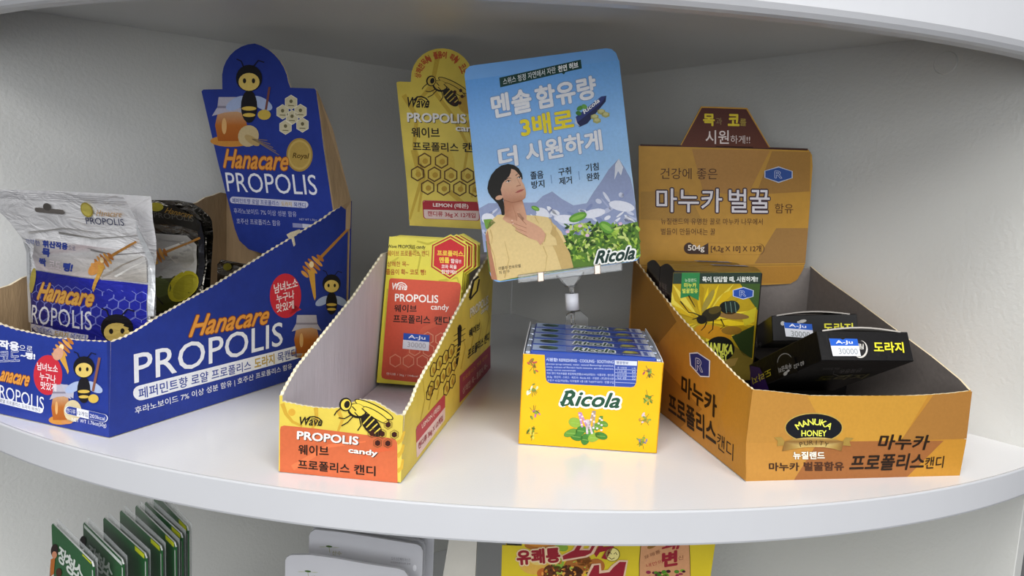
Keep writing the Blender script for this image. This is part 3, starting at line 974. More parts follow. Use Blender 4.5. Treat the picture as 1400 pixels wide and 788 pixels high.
hw += [(650, 112), (668, 113), (671, 200), (670, 270), (668, 314)]
wh = panel('header_flap', sWH, hw, .002, [YEL, GREYIN, EDGEY], wv)
# front print
BK = '1d1710'; OG = 'c8663f'; CH = 'c9a238'
def swirl(A, pts, wd, col, ly=1): A.line(pts, wd, col, ly, wd * .6)
A = Art(sWF)
for p in ([(386, 552), (391, 566), (400, 577), (413, 583)], [(432, 558), (433, 575), (425, 590)], [(462, 560), (468, 575), (462, 590)], [(543, 606), (549, 602), (553, 590)], [(543, 625), (549, 618), (552, 608)], [(543, 645), (549, 640), (551, 628)]):
    A.line(p, 6, CH, 1, 3)
A.ell((399, 564), 5, 5, 'd4a53a', 1)
pt = [(383, 588), (384, 583.5), (388.3, 582), (430, 586), (490, 593.5), (536, 599.5), (541, 601.5), (543.2, 606), (543.6, 660.6), (460, 653), (382.6, 645.2)]
A.poly(pt, OG, 2)
A.line([(400, 640), (450, 610), (500, 604)], 8, 'dd7347', 3, 2); A.line([(540, 612), (505, 618), (480, 645)], 7, 'd0603a', 3, 2)
wave_logo(A, (407.8, 581), (440, 582.5), (407.8, 570), BK)
A.text('PROPOLIS', (406.7, 600.3), (489.7, 608.2), (407.1, 589.6), 'f2ece4', 7, .03, shadow=BK)
A.text('웨이브', (408.4, 621.4), (449.4, 623.8), (408.4, 607.9), BK, 6, .02)
A.text('candy', (476.8, 620.8), (515.6, 625.4), (477.2, 611.9), 'f2ece4', 7, .03, shadow=BK)
A.text('프로폴리스', (407.7, 641.3), (478, 647.8), (407.7, 628.3), BK, 6, .02)
A.text('캔디', (484.5, 648.3), (513.4, 651), (484.5, 635), BK, 6, .02)
pic_linebee(A, (494, 562), 1.35, .28, BK, 4, 'e0ca4e')
for i, c in enumerate(((531, 580.5), (509, 592), (523, 593), (539.5, 594), (516.7, 605.5), (530.7, 606))):
    A.ring(A.hexpts(c, 6.2, 6.4), .7, '6b4a22', 12); A.poly(A.hexpts(c, 4, 4.2), '3a1710', 12)
A.build(wfront)
# side print
A = Art(sWS)
RDL = 'b8404a'
A.poly(A.rrect((568.4, 585.2), (608.3, 538.8), (608.3, 574), (569.5, 627.3), 3), 'e3c9c4', 2)
A.poly([(568.4, 588), (570, 583), (606, 541), (608.3, 540), (608.3, 557), (568.9, 606)], RDL, 3)
A.text('LEMON (레몬)', (576.6, 588), (601.5, 560.5), (576, 579.5), 'eed9cf', 5, .02)
A.text('캔디류 36g X 12개입', (571.7, 617), (605, 576.5), (571.3, 606.5), 'a03038', 5, .02)
for j, row in enumerate((((592, 505.5), (600.5, 496.5), (609, 488.5), (616.5, 480.5)), ((589, 531), (597.5, 523), (605.5, 514), (613.5, 505.5), (621, 497.5)), ((594.5, 549) , (602.5, 539), (610.5, 531), (618, 522)))):
    if j == 2: row = row[2:] if False else ((610.5, 531), (618, 521.5), (587, 537.5))
    for c in row:
        hp = A.hexpts(c, 4.6, 9.4, 90, -1.0)
        A.ring(hp, 1.5, '4c351c', 3)
        A.ell((c[0] + .6, c[1] + 1), 1.8, 4.4, 'b18a2e', 3, 0, 10)
for i in range(9):
    x = 575 + i * 11
    A.line([(x, 575 - i * 14), (x + 6, 545 - i * 14), (x + 3, 520 - i * 12)], 1.6, 'bda236', 1, .6)
A.line([(628, 448), (628, 470), (624, 498)], 5.5, BK, 3, 3); A.ell((628.5, 449), 2.6, 5, BK, 3)
for yy in (455, 462, 470):
    A.line([(620, yy + 5), (636, yy - 6)], .9, BK, 3)
for yy in (476, 482, 488):
    A.line([(623, yy + 2), (629, yy - 3)], 1.2, 'c5ac40', 5)
A.line([(642, 408), (647, 384), (654, 378)], 3, BK, 4); A.line([(642, 410), (652, 398), (655, 382)], 2, BK, 4)
A.text('PROPOLIS', (642.5, 434.5), (667, 414.5), (642.5, 422.5), 'ded8c4', 5, .04, shadow=BK)
A.text('candy', (657, 432), (667.5, 423), (657, 424), 'ded8c4', 5, .04, shadow=BK)
A.text('웨이브', (641, 462.5), (655.7, 450.6), (641, 451.5), BK, 5, .03)
A.text('프로폴리스 캔디', (639, 491.8), (668, 465.8), (640, 478), BK, 5, .03)
A.poly([(628.2, 514.6), (670.3, 472), (670.3, 504.2), (628.2, 551)], '9c3a50', 3)
A.text('프로폴리스, 멘톨 함유!!', (632, 523), (666, 489), (632, 516.5), 'd9a04a', 5)
A.text('상쾌한 목~ 졸음이 확~', (632, 540), (666, 503), (632, 530.5), 'e2cfc0', 5)
A.build(wside)
# header print
A = Art(sWH)
for p in ([(552, 130), (570, 160), (566, 200), (580, 240), (572, 290)], [(600, 70), (590, 120), (620, 160), (640, 200), (630, 260)], [(660, 140), (640, 170), (655, 220), (645, 270)], [(565, 205), (575, 250), (560, 300)], [(588, 120), (570, 140)], [(615, 262), (640, 285), (662, 300)]):
    A.line(p, 7, 'c4a63c', 1, 3)
A.ell((640, 140), 14, 16, 'bd9a38', 1); A.ell((598, 225), 24, 30, 'd0b54a', 1)
A.arc('상쾌한목~', (604, 108), 33, 178, 118, 9, 'b9562f', 5, .03)
A.arc('졸음이', (604, 108), 33, 110, 78, 9, 'b9562f', 5, .05)
A.arc('확~ 코도', (604, 108), 33, 70, 14, 9, 'b9562f', 5, .03)
pic_linebee(A, (606, 118), 1.05, .3, BK, 4, 'c9ae48')
for c in ((622, 126), (630, 124), (623, 135), (632, 132), (620, 142), (629, 141)):
    A.poly(A.hexpts(c, 2.4, 2.6), '3a1710', 11)
wave_logo(A, (555, 146.5), (586, 147.5), (555, 133), BK)
A.text('PROPOLIS', (557.4, 166.5), (636.9, 168.5), (556.9, 154.5), 'eceae6', 7, .03, shadow=BK)
A.text('candy', (623.5, 181.5), (662, 183.5), (623.3, 171), 'eceae6', 7, .03, shadow=BK)
A.text('웨이브', (563.2, 188), (601.3, 188.6), (562.5, 174.3), BK, 6, .02)
A.text('프로폴리스', (565, 206), (627, 208), (564.3, 194), BK, 6, .02)
A.text('캔디', (633, 208), (662, 209), (632.6, 195), BK, 6, .02)
for row in (((580.5, 219.5), (603.7, 220.3)), ((571, 237.5), (594, 238.5), (616.3, 239.5), (639, 240)), ((584.8, 256.3), (606.5, 257.3), (628.7, 258), (650, 259))):
    for c in row:
        A.ring(A.hexpts(c, 9.6, 9.8), 2.0, '5a3b16', 3)
        A.ring(A.hexpts(c, 6.6, 6.8), .8, 'd9c262', 4)
        A.ell((c[0] + 1, c[1] + 1), 4, 4, 'b4912f', 3, 0, 8)
A.poly(A.rrect((578, 274), (655, 276.5), (655.5, 302), (579.5, 299), 4), 'dcc3bd', 3)
A.poly([(578, 286.5), (578, 278), (581, 274.5), (652, 276.6), (655, 280), (655, 288.6)], 'a82733', 4)
A.ring(A.rrect((578, 274), (655, 276.5), (655.5, 302), (579.5, 299), 4), 1.2, 'a82733', 5)
A.text('LEMON (레몬)', (592.3, 284), (640.3, 286), (592.2, 277), 'efe0dc', 6, .03)
A.text('캔디류 36g X 12개입', (585, 296.5), (650, 299.4), (584.8, 288.6), 'a82733', 6, .02)
A.build(wh)

# ------------------------------------------------------------------ candy packs in the yellow carton
PKY = mat('yellow_candy_pack_card', 'd6cb3c', 0.42, coat=.08, spec=.3, var=.06, scale=60, bump=.06)
PKE = mat('dull_yellow_pack_cut_edge', 'b9b040', 0.6)  # duller, darker yellow than the pack faces
grp = 'yellow candy packs in the narrow carton'
c0 = onz(514.8, 527, .0052)
names = ['frontmost yellow candy pack with red-orange panel and blue price sticker', 'second yellow candy pack, its top just behind the frontmost one', 'third yellow candy pack from the front of the row', 'fourth yellow candy pack from the front of the row', 'rearmost yellow candy pack, nearest the carton header']
tck = .006
lean = V(0, 0, 1) + ws * .22
s0 = Surf(c0, -wf, lean)
hgt = s0.uv(529, 327)[1]
wd = s0.uv(636, 335)[0]
wd0 = wd
for k in range(5):
    O = c0 + ws * (tck + .0009) / .93 * k
    O.z = .0055 + tck * .4
    O -= wf * (0, .0014, .0020, .0018, .0012)[k]
    s_ = Surf(O, -wf, lean)
    p = thing('candy_pack', names[k], 'candy pack', V(*(O + s_.X * wd / 2)), grp)
    Y = s_.Y; X = s_.X; Nn = -s_.N
    wd = wd if k == 0 else wd0 - .001
    pts = [(0, 0), (wd, 0), (wd, hgt - .022), (wd - .001, hgt - .018), (wd - .001, hgt + .0015 - .0045), (wd - .019, hgt + .0048), (wd - .034, hgt + .0005), (0, hgt)]
    # carton body plus the hexagon tab that rises over the top edge
    fr = panel('pack_body', s_, [(0, 0), (wd, 0), (wd, hgt), (0, hgt)], tck, [PKY, PKY, PKY], p, px=False)
    tab = Surf(O - s_.N * -.0006, X, lean)
    if k == 0:
        s0 = s_
        hx = [(616.3, 320.5), (640, 334.5), (639.5, 366.5), (615, 384), (587.5, 366.5), (589, 334)]
        hl = [tab.uv(*q) for q in hx]
    hk = [(q[0] + (0, .0028, .0048, .0052, .0052)[k], q[1]) for q in hl]
    mt = panel('hexagon_tab', tab, hk, .0006, [PKY, PKY, PKE], p, px=False)
    A = Art(tab)
    cx = sum(q[0] for q in hk) / 6; cy = sum(q[1] for q in hk) / 6
    def sc_(f): return [(cx + (q[0] - cx) * f, cy + (q[1] - cy) * f) for q in hk]
    for f, col, ly in ((.93, 'b02a2a', 1), (.86, 'd8cf55', 2), (.80, 'c5282f', 3)):
        A.add(sc_(f), [(0, 1, 2, 3, 4, 5)], col, ly)
    if k == 0:
        A.text('프로폴리스,', (598, 350), (635, 351.4), (598, 342.4), 'ecc84a', 5, .04)
        A.text('멘톨', (601, 359.4), (614.2, 360), (601, 351.8), 'ecc84a', 5, .04)
        A.text('함유!!', (616.4, 360), (630.4, 360.8), (616.4, 354), 'f3e6e0', 5, .02)
        A.text('코와 목을', (603.6, 367.3), (624.3, 368), (603.6, 361.8), 'f3e6e0', 5, .02)
        A.text('한방에!!', (603.6, 374.3), (624, 375), (603.6, 368.8), 'f3e6e0', 5, .02)
    A.build(mt)
    if k == 0:
        A = Art(s0)
        for q in ([(560, 335), (575, 350), (570, 375)], [(531, 395), (527, 440), (524, 490)], [(600, 385), (625, 380), (632, 400)], [(534, 360), (545, 352)], [(600, 330), (585, 334), (570, 330)]):
            A.line(q, 4, 'bdb23a', 1, 2)
        A.poly([(532, 384), (533.5, 381.2), (536, 380.6), (625, 386), (629, 388), (630.3, 392), (622, 470), (615, 528), (527, 518.7), (522.5, 517), (521.3, 513)], 'c9523a', 2)
        A.line([(550, 505), (580, 450), (628, 430)], 12, 'cf5b40', 3, 3)
        A.text('Wave PROPOLIS candy', (529.9, 340.6), (581.6, 341.8), (530, 334.6), BK, 4, .01)
        A.text('웨이브 프로폴리스 캔디', (529.9, 350.4), (586.2, 350.6), (530, 342.8), 'a8581f', 4, .01)
        A.text('상쾌한 목~', (529.5, 364.6), (559.4, 364.8), (529.5, 357.6), 'a8581f', 4, .01)
        A.text('졸음이 확~ 코도 뻥!', (528, 375.8), (582.2, 376.4), (528, 368), 'a8581f', 4, .02)
        wave_logo(A, (535, 396), (556, 397), (535, 387), 'f0e8e2')
        A.text('PROPOLIS', (540.2, 412.1), (599, 414.4), (540.4, 402), 'f4efe8', 7, .02)
        A.text('candy', (589.2, 426), (613.6, 426.8), (589.3, 416), 'f4efe8', 7, .01)
        A.text('웨이브', (539, 426.8), (569.4, 427.4), (539.6, 416.7), BK, 6, .02)
        A.text('프로폴리스', (537.8, 441.6), (588, 443.4), (538, 430.4), BK, 6, .02)
        A.text('캔디', (594, 443.6), (615.1, 444.7), (594, 432.6), BK, 6, .02)
        for c in ((540.5, 493.4), (558.5, 494), (577.5, 494.5), (596, 495), (567, 478), (586, 479), (604, 479), (585, 463), (603, 464)):
            A.ring(A.hexpts(c, 8.2, 8.6, 90), 1.5, 'dd9070', 4)
        A.text('캔디류 / 36g / 144kcal', (528.3, 513.4), (571.6, 517), (528.3, 509.4), 'eadfce', 4)
        A.build(fr)
        st = Surf(s0.P(0, 0, .0006), s0.X, s0.Y)
        sk = panel('price_sticker', st, [(551.8, 455.6), (587.4, 458.4), (586.2, 480.3), (550.3, 476.9)], .0002, [mat('white_sticker_paper', 'dfe2ea', .5)] * 3, p)
        sk['label'] = 'blue and white price sticker'
        A = Art(st)
        A.poly([(551.8, 455.6), (587.4, 458.4), (587, 467.9), (551.2, 464.8)], '2350b4', 1)
        A.text('A-Ju', (558.5, 464), (581.3, 466.2), (558.8, 457.9), 'eef2fa', 3, .02)
        A.text('30000', (557, 474.5), (582, 476.8), (557.3, 467.6), 'b7b5be', 3, .01)
        A.build(sk)

# ------------------------------------------------------------------ yellow box of lozenge sticks
RY = mat('bright_yellow_box_card', 'efb006', 0.45, coat=.05, spec=.3, var=.03, scale=50, bump=.06)
RW = mat('white_box_card', 'd9dade', 0.5, var=.03)
RL, RR = onz(708.6, 608), onz(897.8, 621.3)
rx = (RR - RL).normalized(); ry = V(-rx.y, rx.x, 0)
RWd = (RR - RL).length; RZ = .0738; RD_ = .128
rb = thing('lozenge_box', 'bright yellow counter box with herb pictures and white script logo, full of blue sticks', 'box', RL + rx * RWd / 2 + ry * RD_ / 2)
sRF = Surf(RL, rx, (0, 0, 1))
cut = [sRF.uv(*p) for p in ((744.6, 486.5), (746.2, 517), (747.5, 521.5), (751.5, 524.3), (800, 527), (862, 530), (867, 529), (869.8, 524), (872.3, 493))]
rf = panel('front_panel', sRF, [(0, z0), (RWd, z0), (RWd, RZ)] + [(cut[-1][0], RZ)] + [c for c in cut[::-1][1:-1]] + [(cut[0][0], RZ), (0, RZ)], .0007, [RY, RW, RW], rb, px=False)
def rprof(z): return z
sRR = Surf(RR, ry, (0, 0, 1)); panel('side_panel', sRR, [(0, z0), (RD_, z0), (RD_, RZ + .0035), (RD_ * .5, RZ + .0035), (.012, RZ + .001), (0, RZ - .001)], .0007, [RY, RW, RW], rb, px=False)
sRL = Surf(RL + ry * RD_, -ry, (0, 0, 1)); panel('side_panel', sRL, [(0, z0), (RD_, z0), (RD_, RZ - .001), (RD_ - .012, RZ + .001), (RD_ * .5, RZ + .0035), (0, RZ + .0035)], .0007, [RY, RW, RW], rb, px=False)
sRB = Surf(RR + ry * RD_, -rx, (0, 0, 1)); panel('back_panel', sRB, [(0, z0), (RWd, z0), (RWd, RZ), (0, RZ)], .0007, [RY, RW, RW], rb, px=False)
sRT = Surf(RL + V(0, 0, .0435), rx, ry)
panel('inner_tray', sRT, [(.001, .001), (RWd - .001, .001), (RWd - .001, RD_ - .001), (.001, RD_ - .001)], .0427, [RW, RW, RW], rb, px=False)
A = Art(sRF)
A.text('Ricola', (767, 553.8), (845.2, 557.8), (768.3, 534.5), '1f4a35', 6, .03, 'f4f4ec', .09, shear=.28)
A.line([(766.5, 549), (769, 555), (777, 553), (786, 537), (782, 534), (772, 536)], 3, '1f4a35', 6, 2)
G = ['5f8f35', '3f7a30', '86a83c', '4c8a3a']
for i, (c, cc) in enumerate((((729.4, 500.5), ['b85a4a', '7a8a2a', '9a6a3a']), ((727.3, 532.5), ['dfe4c8', 'c5d0a0', '7a8a3a']), ((730, 564.5), ['b06a9a', '7f9a3a', '5f7a2a']), ((727.3, 592.5), ['c9c24a', '6f8a2a', '4f6a20']), ((887.6, 508.6), ['9a4a5a', '7aa040', '5f8a30']), ((885.8, 543.2), ['7a9a3a', '5f8030', '9aa84a']), ((881.8, 573.8), ['c9b8c0', '8a9a3a', 'b08a3a']), ((877.8, 604.5), ['7a7a9a', '7f9a3a', '5f7a2a']))):
    herb(A, c, 1.15, cc, i + 3)
r_ = random.Random(5)
for (x, y, a, b, t) in ((786, 578, 9, 7, .3), (780, 592, 10, 5, -.4), (788, 597, 9, 6, .3), (800, 601, 6, 8, .2), (812, 598, 9, 6, -.5), (822, 596, 9, 5, .3), (817, 583, 9, 5, -.4), (826, 580, 6, 4, .5), (806, 590, 8, 6, .9), (794, 589, 8, 6, -.8)):
    A.ell((x, y), a, b, r_.choice(G), 3 + r_.randint(0, 3), t, 14)
    A.line([(x - a * .6, y), (x + a * .6, y + 1)], .6, '8fb85a', 7)
for (x0_, y0_, x1_, y1_, cc) in ((793, 565, 799, 583, 'b884b8'), (812, 563, 808, 585, '9a9088'), (803, 575, 806, 592, 'cbbcc8'), (822, 570, 819, 588, '5f8f35')):
    for i in range(9):
        t = i / 8
        for s_k in (-1, 1):
            A.ell((x0_ + (x1_ - x0_) * t + s_k * (1 + 2.2 * t), y0_ + (y1_ - y0_) * t), 1.7, 1.5, cc if (i + s_k) % 3 else 'd8cfd8', 8, 0, 7)
A.build(rf)
# lozenge sticks
SB = mat('blue_foil_wrapper', '1c3f9c', .3, coat=.5, var=.05, bump=.08)
SS = mat('silver_blue_wrapper_end', 'b9c6dc', .3, metal=.5, var=.08, scale=200)
sp_ = (RD_ - .002) / 5
sn = ['lozenge stick nearest the front of the yellow box, ingredient text on its side', 'second blue lozenge stick from the front of the yellow box', 'middle blue lozenge stick in the yellow box', 'fourth blue lozenge stick from the front of the yellow box', 'rearmost blue lozenge stick, nearest the clear stand']
for k in range(5):
    O = RL + rx * .0016 + ry * (.0012 + sp_ * k) + V(0, 0, .0437)
    Ls, Ws, Hs = RWd - .0032, sp_ - .0012, RZ - .0437 + .003
    st = thing('lozenge_stick', sn[k], 'candy stick', O + rx * Ls / 2 + ry * Ws / 2, 'blue lozenge sticks in the yellow box')
    e = .004
    def bx(a, b, nm, m_, g=0.0):
        X0, X1 = a, b
        c8 = []
        for z in (g, Hs - g):
            for x, y in ((X0, g), (X1, g), (X1, Ws - g), (X0, Ws - g)):
                c8.append(O + rx * x + ry * y + V(0, 0, z))
        return loft_box(nm, c8, m_, st, .0012, 2)
    bx(e, Ls - e, 'wrapper', SB)
    bx(0, e, 'end_fold', SS, .0012); bx(Ls - e, Ls, 'end_fold', SS, .0012)
    top_ = Surf(O + V(0, 0, Hs), rx, ry)
    A = Art(top_, base=.00005)
    def R_(x0, x1, y0, y1, c, l): A.add([(Ls * x0, Ws * y0), (Ls * x1, Ws * y0), (Ls * x1, Ws * y1), (Ls * x0, Ws * y1)], [(0, 1, 2, 3)], c, l)
    R_(.05, .3, .08, .92, ['9fb6dc', '3f62b4', '3f62b4', 'b7c9e6'], 1)
    R_(.93, .96, .08, .92, 'cfd6e4', 1); R_(.86, .93, .1, .9, 'a9b6d6', 1); R_(.88, .91, .2, .8, '4a63a8', 2)
    q = lambda x, y: (Ls * x, Ws * y)
    def tl(t, x0, x1, y0, y1, c, ly, bold=0, out=None, ow=.05, shear=0):
        (vs, fs), (bx0, bx1, by0, by1) = glyphs(t)
        for cc_, rr_, lz in ((out, bold + ow, ly - 1), (c, bold, ly)):
            if cc_ is None: continue
            for k_, (ox, oy) in enumerate(thicken(rr_)):
                A.add([(Ls * (x0 + (x1 - x0) * ((x + ox + shear * (y - by0)) - bx0) / (bx1 - bx0)), Ws * (y0 + (y1 - y0) * (y + oy - by0) / (by1 - by0))) for x, y in vs], fs, cc_, lz + .03 * k_)
    tl('Ricola', .36, .66, .32, .86, '16402c', 4, .03, 'e6ebf0', .09, .25)
    tl('WITH SWISS ALPINE HERBS', .38, .7, .12, .22, 'b9c8ea', 3)
    tl('9 LOZENGES', .72, .86, .1, .24, 'd5ddf0', 3)
    A.add([(Ls * (.17 + .075 * math.cos(t_ * .7)), Ws * (.55 + .28 * math.sin(t_ * .7))) for t_ in range(9)], [tuple(range(9))], '17362f', 2)
    A.add([(Ls * (.2 + .04 * math.cos(t_ * .7)), Ws * (.6 + .14 * math.sin(t_ * .7))) for t_ in range(9)], [tuple(range(9))], '37604a', 3)
    A.add([q(.715, .4), q(.78, .36), (Ls * .85, Ws * .5), q(.82, .78), q(.75, .8)], [(0, 1, 2, 3, 4)], '8f8a3f', 2)
    A.add([q(.73, .5), q(.8, .48), q(.8, .68), q(.75, .7)], [(0, 1, 2, 3)], 'b8b468', 3)
    A.build(st, INKG, 'printed_label')
    if k == 0:
        fs_ = Surf(O + V(0, 0, 0), rx, (0, 0, 1))
        A = Art(fs_, base=.00012)
        WT = 'b4c0e2'
        A.text('시원함!', (746.8, 493.8), (762.5, 494.6), (746.8, 489), WT, 3, .03)
        A.text('REFRESHING · COOLING · SOOTHING', (764.5, 494.4), (839, 497.2), (764.5, 490.4), WT, 3, .02)
        for i, t in enumerate(('glucose syrup (wheat), water, natural flavourings (menthol,', "mint), extract of Ricola's herb mixture, spirulina extract,", 'safely, carrot concentrate')):
            y = 499.3 + i * 4.1
            A.text(t, (746.8, y), (839 if i < 2 else 787, y + (2.8 if i < 2 else 1.2)), (746.8, y - 2.9), WT, 3, .01)
        for i, t in enumerate(('허브 캔디 허브추출물 혼합제제(멘톨)0.44%(유럽산) · 식품유형 : 캔디류', '32.5g · 원산지 : 스위스 · 제조사 : Ricola AG · 수입원 : (주)한국시장', '구로구 42길(역삼동), 디지털로 1층 2호 Tel)577-0373 · 반품구입')):
            y = 512.3 + i * 4.9
            A.text(t, (747.5 + i * .4, y), (839, y + 3), (747.5 + i * .4, y - 3.6), WT, 3, .01)
        A.poly([(841, 492.8), (871, 494.2), (870.8, 500.3), (841, 499)], 'cdd3df', 2)
        A.text('영양정보', (842.5, 497.8), (859, 498.6), (842.5, 493.9), '2b3d7a', 3, .02)
        A.line([(840.4, 492.5), (840.4, 529)], .7, WT, 2)
        for y in (505, 509.5, 514, 518.5, 523):
            A.line([(841, y), (870.4, y + 1.3)], .6, WT, 2)
        for i, (a, b) in enumerate((('총 내용량', '1회'), ('나트륨', '0'), ('탄수화물', '23'), ('당류', '22'))):
            y = 504.2 + i * 4.6
            A.text(a, (844, y), (857, y + .6), (844, y - 2.8), WT, 3)
            A.text(b, (864, y + 1), (869, y + 1.2), (864, y - 1.8), WT, 3)
        A.build(st, INKG, 'printed_text')

# ------------------------------------------------------------------ sign card in a clear clip stand
CLEAR = mat('clear_acrylic', 'f4f6f8', .08, trans=.95, var=0, ior=1.46)
CARDW = mat('white_card_stock', 'd8dbe0', .5, var=.02)
SKY = mat('sky_blue_printed_card', '72b0f2', .35, coat=.25, var=.02)
NYL = mat('white_nylon_collar', 'd5d8e2', .45, var=.03)
yC = RL.y + RD_ + .012
cP = V(.06, yC, 0)
sC = Surf(V(0, yC + .0022, 0), V(1, -.035, 0), (0, 0, 1))
card = thing('sign_card', 'tilted sky-blue promotional sign card with a man looking up before alpine mountains', 'sign', sC.hit(760, 380))
ol = [(635, 103), (637, 95), (642, 90.5), (649.4, 89), (828.5, 66), (836, 67), (842, 72), (845, 80), (875.6, 343), (875, 351), (870, 356.5), (863, 358), (682, 386), (676, 384), (671, 378), (669, 371)]
cb_ = panel('card', sC, ol, .0012, [SKY, CARDW, CARDW], card)
A = Art(sC)
# printed sky gradient, mountains, meadow
A.poly([(636, 110), (846.5, 82), (862, 222), (650, 248)], ['68aaf2', '72b2f4', 'a2cdf6', '9cc8f4'], 1)
A.poly([(650, 248), (862, 222), (869, 280), (658, 312)], ['9cc8f4', 'a2cdf6', 'c4d8ee', 'bccde6'], 1)
mt_ = [(655, 285), (668, 278), (733, 277), (742, 268), (755, 262), (768, 272), (784, 281), (802, 278), (812, 262), (822, 248), (832, 232), (846, 217), (853, 228), (862, 244), (866.5, 262), (872, 312), (872, 330), (662, 345)]
A.poly(mt_, '8f9cc0', 2)
r_ = random.Random(4)
for i in range(70):
    x = r_.uniform(662, 864); ty = 285 if x < 800 else 285 - (x - 800) * .8 if x < 846 else 245 + (x - 846)
    if 672 < x < 735: ty = 282
    y = r_.uniform(ty + 3, 322)
    A.ell((x, y), r_.uniform(4, 13), r_.uniform(1.2, 3.6), r_.choice(['c9d0e4', 'b4bdd8', 'dfe3ee', '7f8cb6', '8a96be', 'a4aed0', 'd3d9ea']), 3, r_.uniform(.3, 1.0) * r_.choice((1, 1, -1)), 8)
for c, a_, b_, rr in (((850, 282), 18, 7, .2), ((812, 292), 16, 6, -.2), ((775, 300), 18, 6, .1), ((742, 292), 10, 7, .6), ((668, 300), 10, 8, .5)):
    A.ell(c, a_, b_, 'dde1ee', 3.6, rr, 14)
A.poly([(841, 225), (846, 217), (852, 229), (849, 240), (845, 234), (840, 246)], 'd9dee9', 4)
A.poly([(664, 330), (730, 320), (790, 322), (872, 303), (875.6, 343), (874, 352), (863, 357.3), (684, 384.5), (675, 381), (669, 371)], '567a2c', 4)
for i in range(430):
    x = r_.uniform(745, 874); y = r_.uniform(306, 356)
    y = min(y, 374 - (x - 745) * .13)
    if x < 775 and y < 325: continue
    A.ell((x, y), r_.uniform(2, 6), r_.uniform(1, 2.6), r_.choice(['3f6a1e', '2f5518', '6f9a30', '93b83f', 'a9c84f', '4f7f26', '223f14', 'c3d47a']), 5 + i % 4, r_.uniform(0, 3.1), 7)
for x, y in ((793, 309), (776, 317), (848, 306), (803, 322), (835, 312)):
    A.ell((x, y), 3, 2.4, 'd9b8d2', 10, 0, 7)
for c, a, b, t in (((732, 285), 6, 3, .4), ((790, 297), 13, 6, -.35), ((829, 311), 11, 7, .6)):
    A.ell(c, a, b, '5f9a34', 10, t, 14); A.ell(c, a * .8, b * .45, '86b84e', 11, t, 12)
# the man
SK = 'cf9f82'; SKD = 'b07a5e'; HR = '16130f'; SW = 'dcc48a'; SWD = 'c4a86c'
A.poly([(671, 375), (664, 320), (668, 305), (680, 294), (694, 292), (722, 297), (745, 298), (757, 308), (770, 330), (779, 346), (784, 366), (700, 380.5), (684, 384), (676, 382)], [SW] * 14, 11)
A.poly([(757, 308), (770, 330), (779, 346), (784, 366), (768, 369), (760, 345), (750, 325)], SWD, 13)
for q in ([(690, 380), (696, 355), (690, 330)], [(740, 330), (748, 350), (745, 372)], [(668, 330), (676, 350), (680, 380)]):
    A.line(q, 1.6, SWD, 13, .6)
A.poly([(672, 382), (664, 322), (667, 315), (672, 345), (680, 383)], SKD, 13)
def m_(*q): return [(655 + x / 6.565, 215 + y / 6.565) for x, y in q]
def me_(x, y, a, b, c, l, r=0, n=14): A.ell((655 + x / 6.565, 215 + y / 6.565), a / 6.565, b / 6.565, c, l, r, n)
A.poly(m_((75, 650), (130, 600), (210, 555), (250, 590), (330, 620), (425, 520), (520, 525), (620, 540), (660, 590), (740, 670), (780, 760), (700, 788), (80, 788)), SW, 12)
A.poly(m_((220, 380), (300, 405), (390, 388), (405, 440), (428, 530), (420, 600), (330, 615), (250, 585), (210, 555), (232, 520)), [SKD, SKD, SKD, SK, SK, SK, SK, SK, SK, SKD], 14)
A.poly(m_((75, 280), (85, 220), (110, 160), (150, 110), (200, 75), (260, 60), (310, 70), (355, 100), (385, 150), (392, 195), (378, 205), (300, 300), (215, 385), (225, 420), (234, 470), (228, 522), (204, 520), (195, 470), (170, 420), (140, 390), (110, 360), (85, 320)), HR, 14)
me_(180, 363, 34, 20, SK, 16, -.3)
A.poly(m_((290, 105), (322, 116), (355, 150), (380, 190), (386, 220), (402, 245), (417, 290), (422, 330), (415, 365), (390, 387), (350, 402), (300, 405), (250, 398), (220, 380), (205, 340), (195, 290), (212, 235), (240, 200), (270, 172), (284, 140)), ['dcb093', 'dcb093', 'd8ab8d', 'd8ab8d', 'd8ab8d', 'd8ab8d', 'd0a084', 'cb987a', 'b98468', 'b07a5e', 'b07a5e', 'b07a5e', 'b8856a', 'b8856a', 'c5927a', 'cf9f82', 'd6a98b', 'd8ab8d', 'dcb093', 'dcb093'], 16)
A.line(m_((236, 206), (262, 188), (290, 190)), 1.1, '2a1c14', 18, .6); A.line(m_((328, 166), (345, 152), (368, 146)), 1.0, '2a1c14', 18, .5)
me_(262, 218, 22, 7, 'e6d8d0', 18, -.25); me_(266, 216, 8, 7, '1c1410', 19, 0, 10); A.line(m_((240, 222), (262, 208), (286, 212)), .8, '1c1410', 20)
me_(360, 184, 18, 6, 'e6d8d0', 18, -.2); me_(364, 183, 7, 6, '1c1410', 19, 0, 10); A.line(m_((340, 188), (360, 174), (380, 178)), .8, '1c1410', 20)
A.line(m_((345, 200), (362, 232), (372, 246)), .7, 'b98468', 18); A.line(m_((336, 262), (352, 256), (374, 252)), 1.2, 'a06a50', 18)
A.poly(m_((325, 320), (345, 303), (368, 292), (385, 288), (407, 288), (385, 306), (350, 320)), 'b5625a', 18); A.line(m_((325, 320), (365, 304), (405, 289)), .5, '7a3a34', 19)
A.line(m_((225, 385), (300, 408), (385, 390)), 1.0, '9a664c', 18)
A.line(m_((300, 430), (330, 520), (345, 600)), .8, SKD, 16)
A.poly(m_((352, 505), (420, 560), (500, 600), (560, 640), (598, 690), (588, 745), (550, 790), (520, 750), (440, 722), (395, 690), (360, 640), (340, 580)), SK, 18)
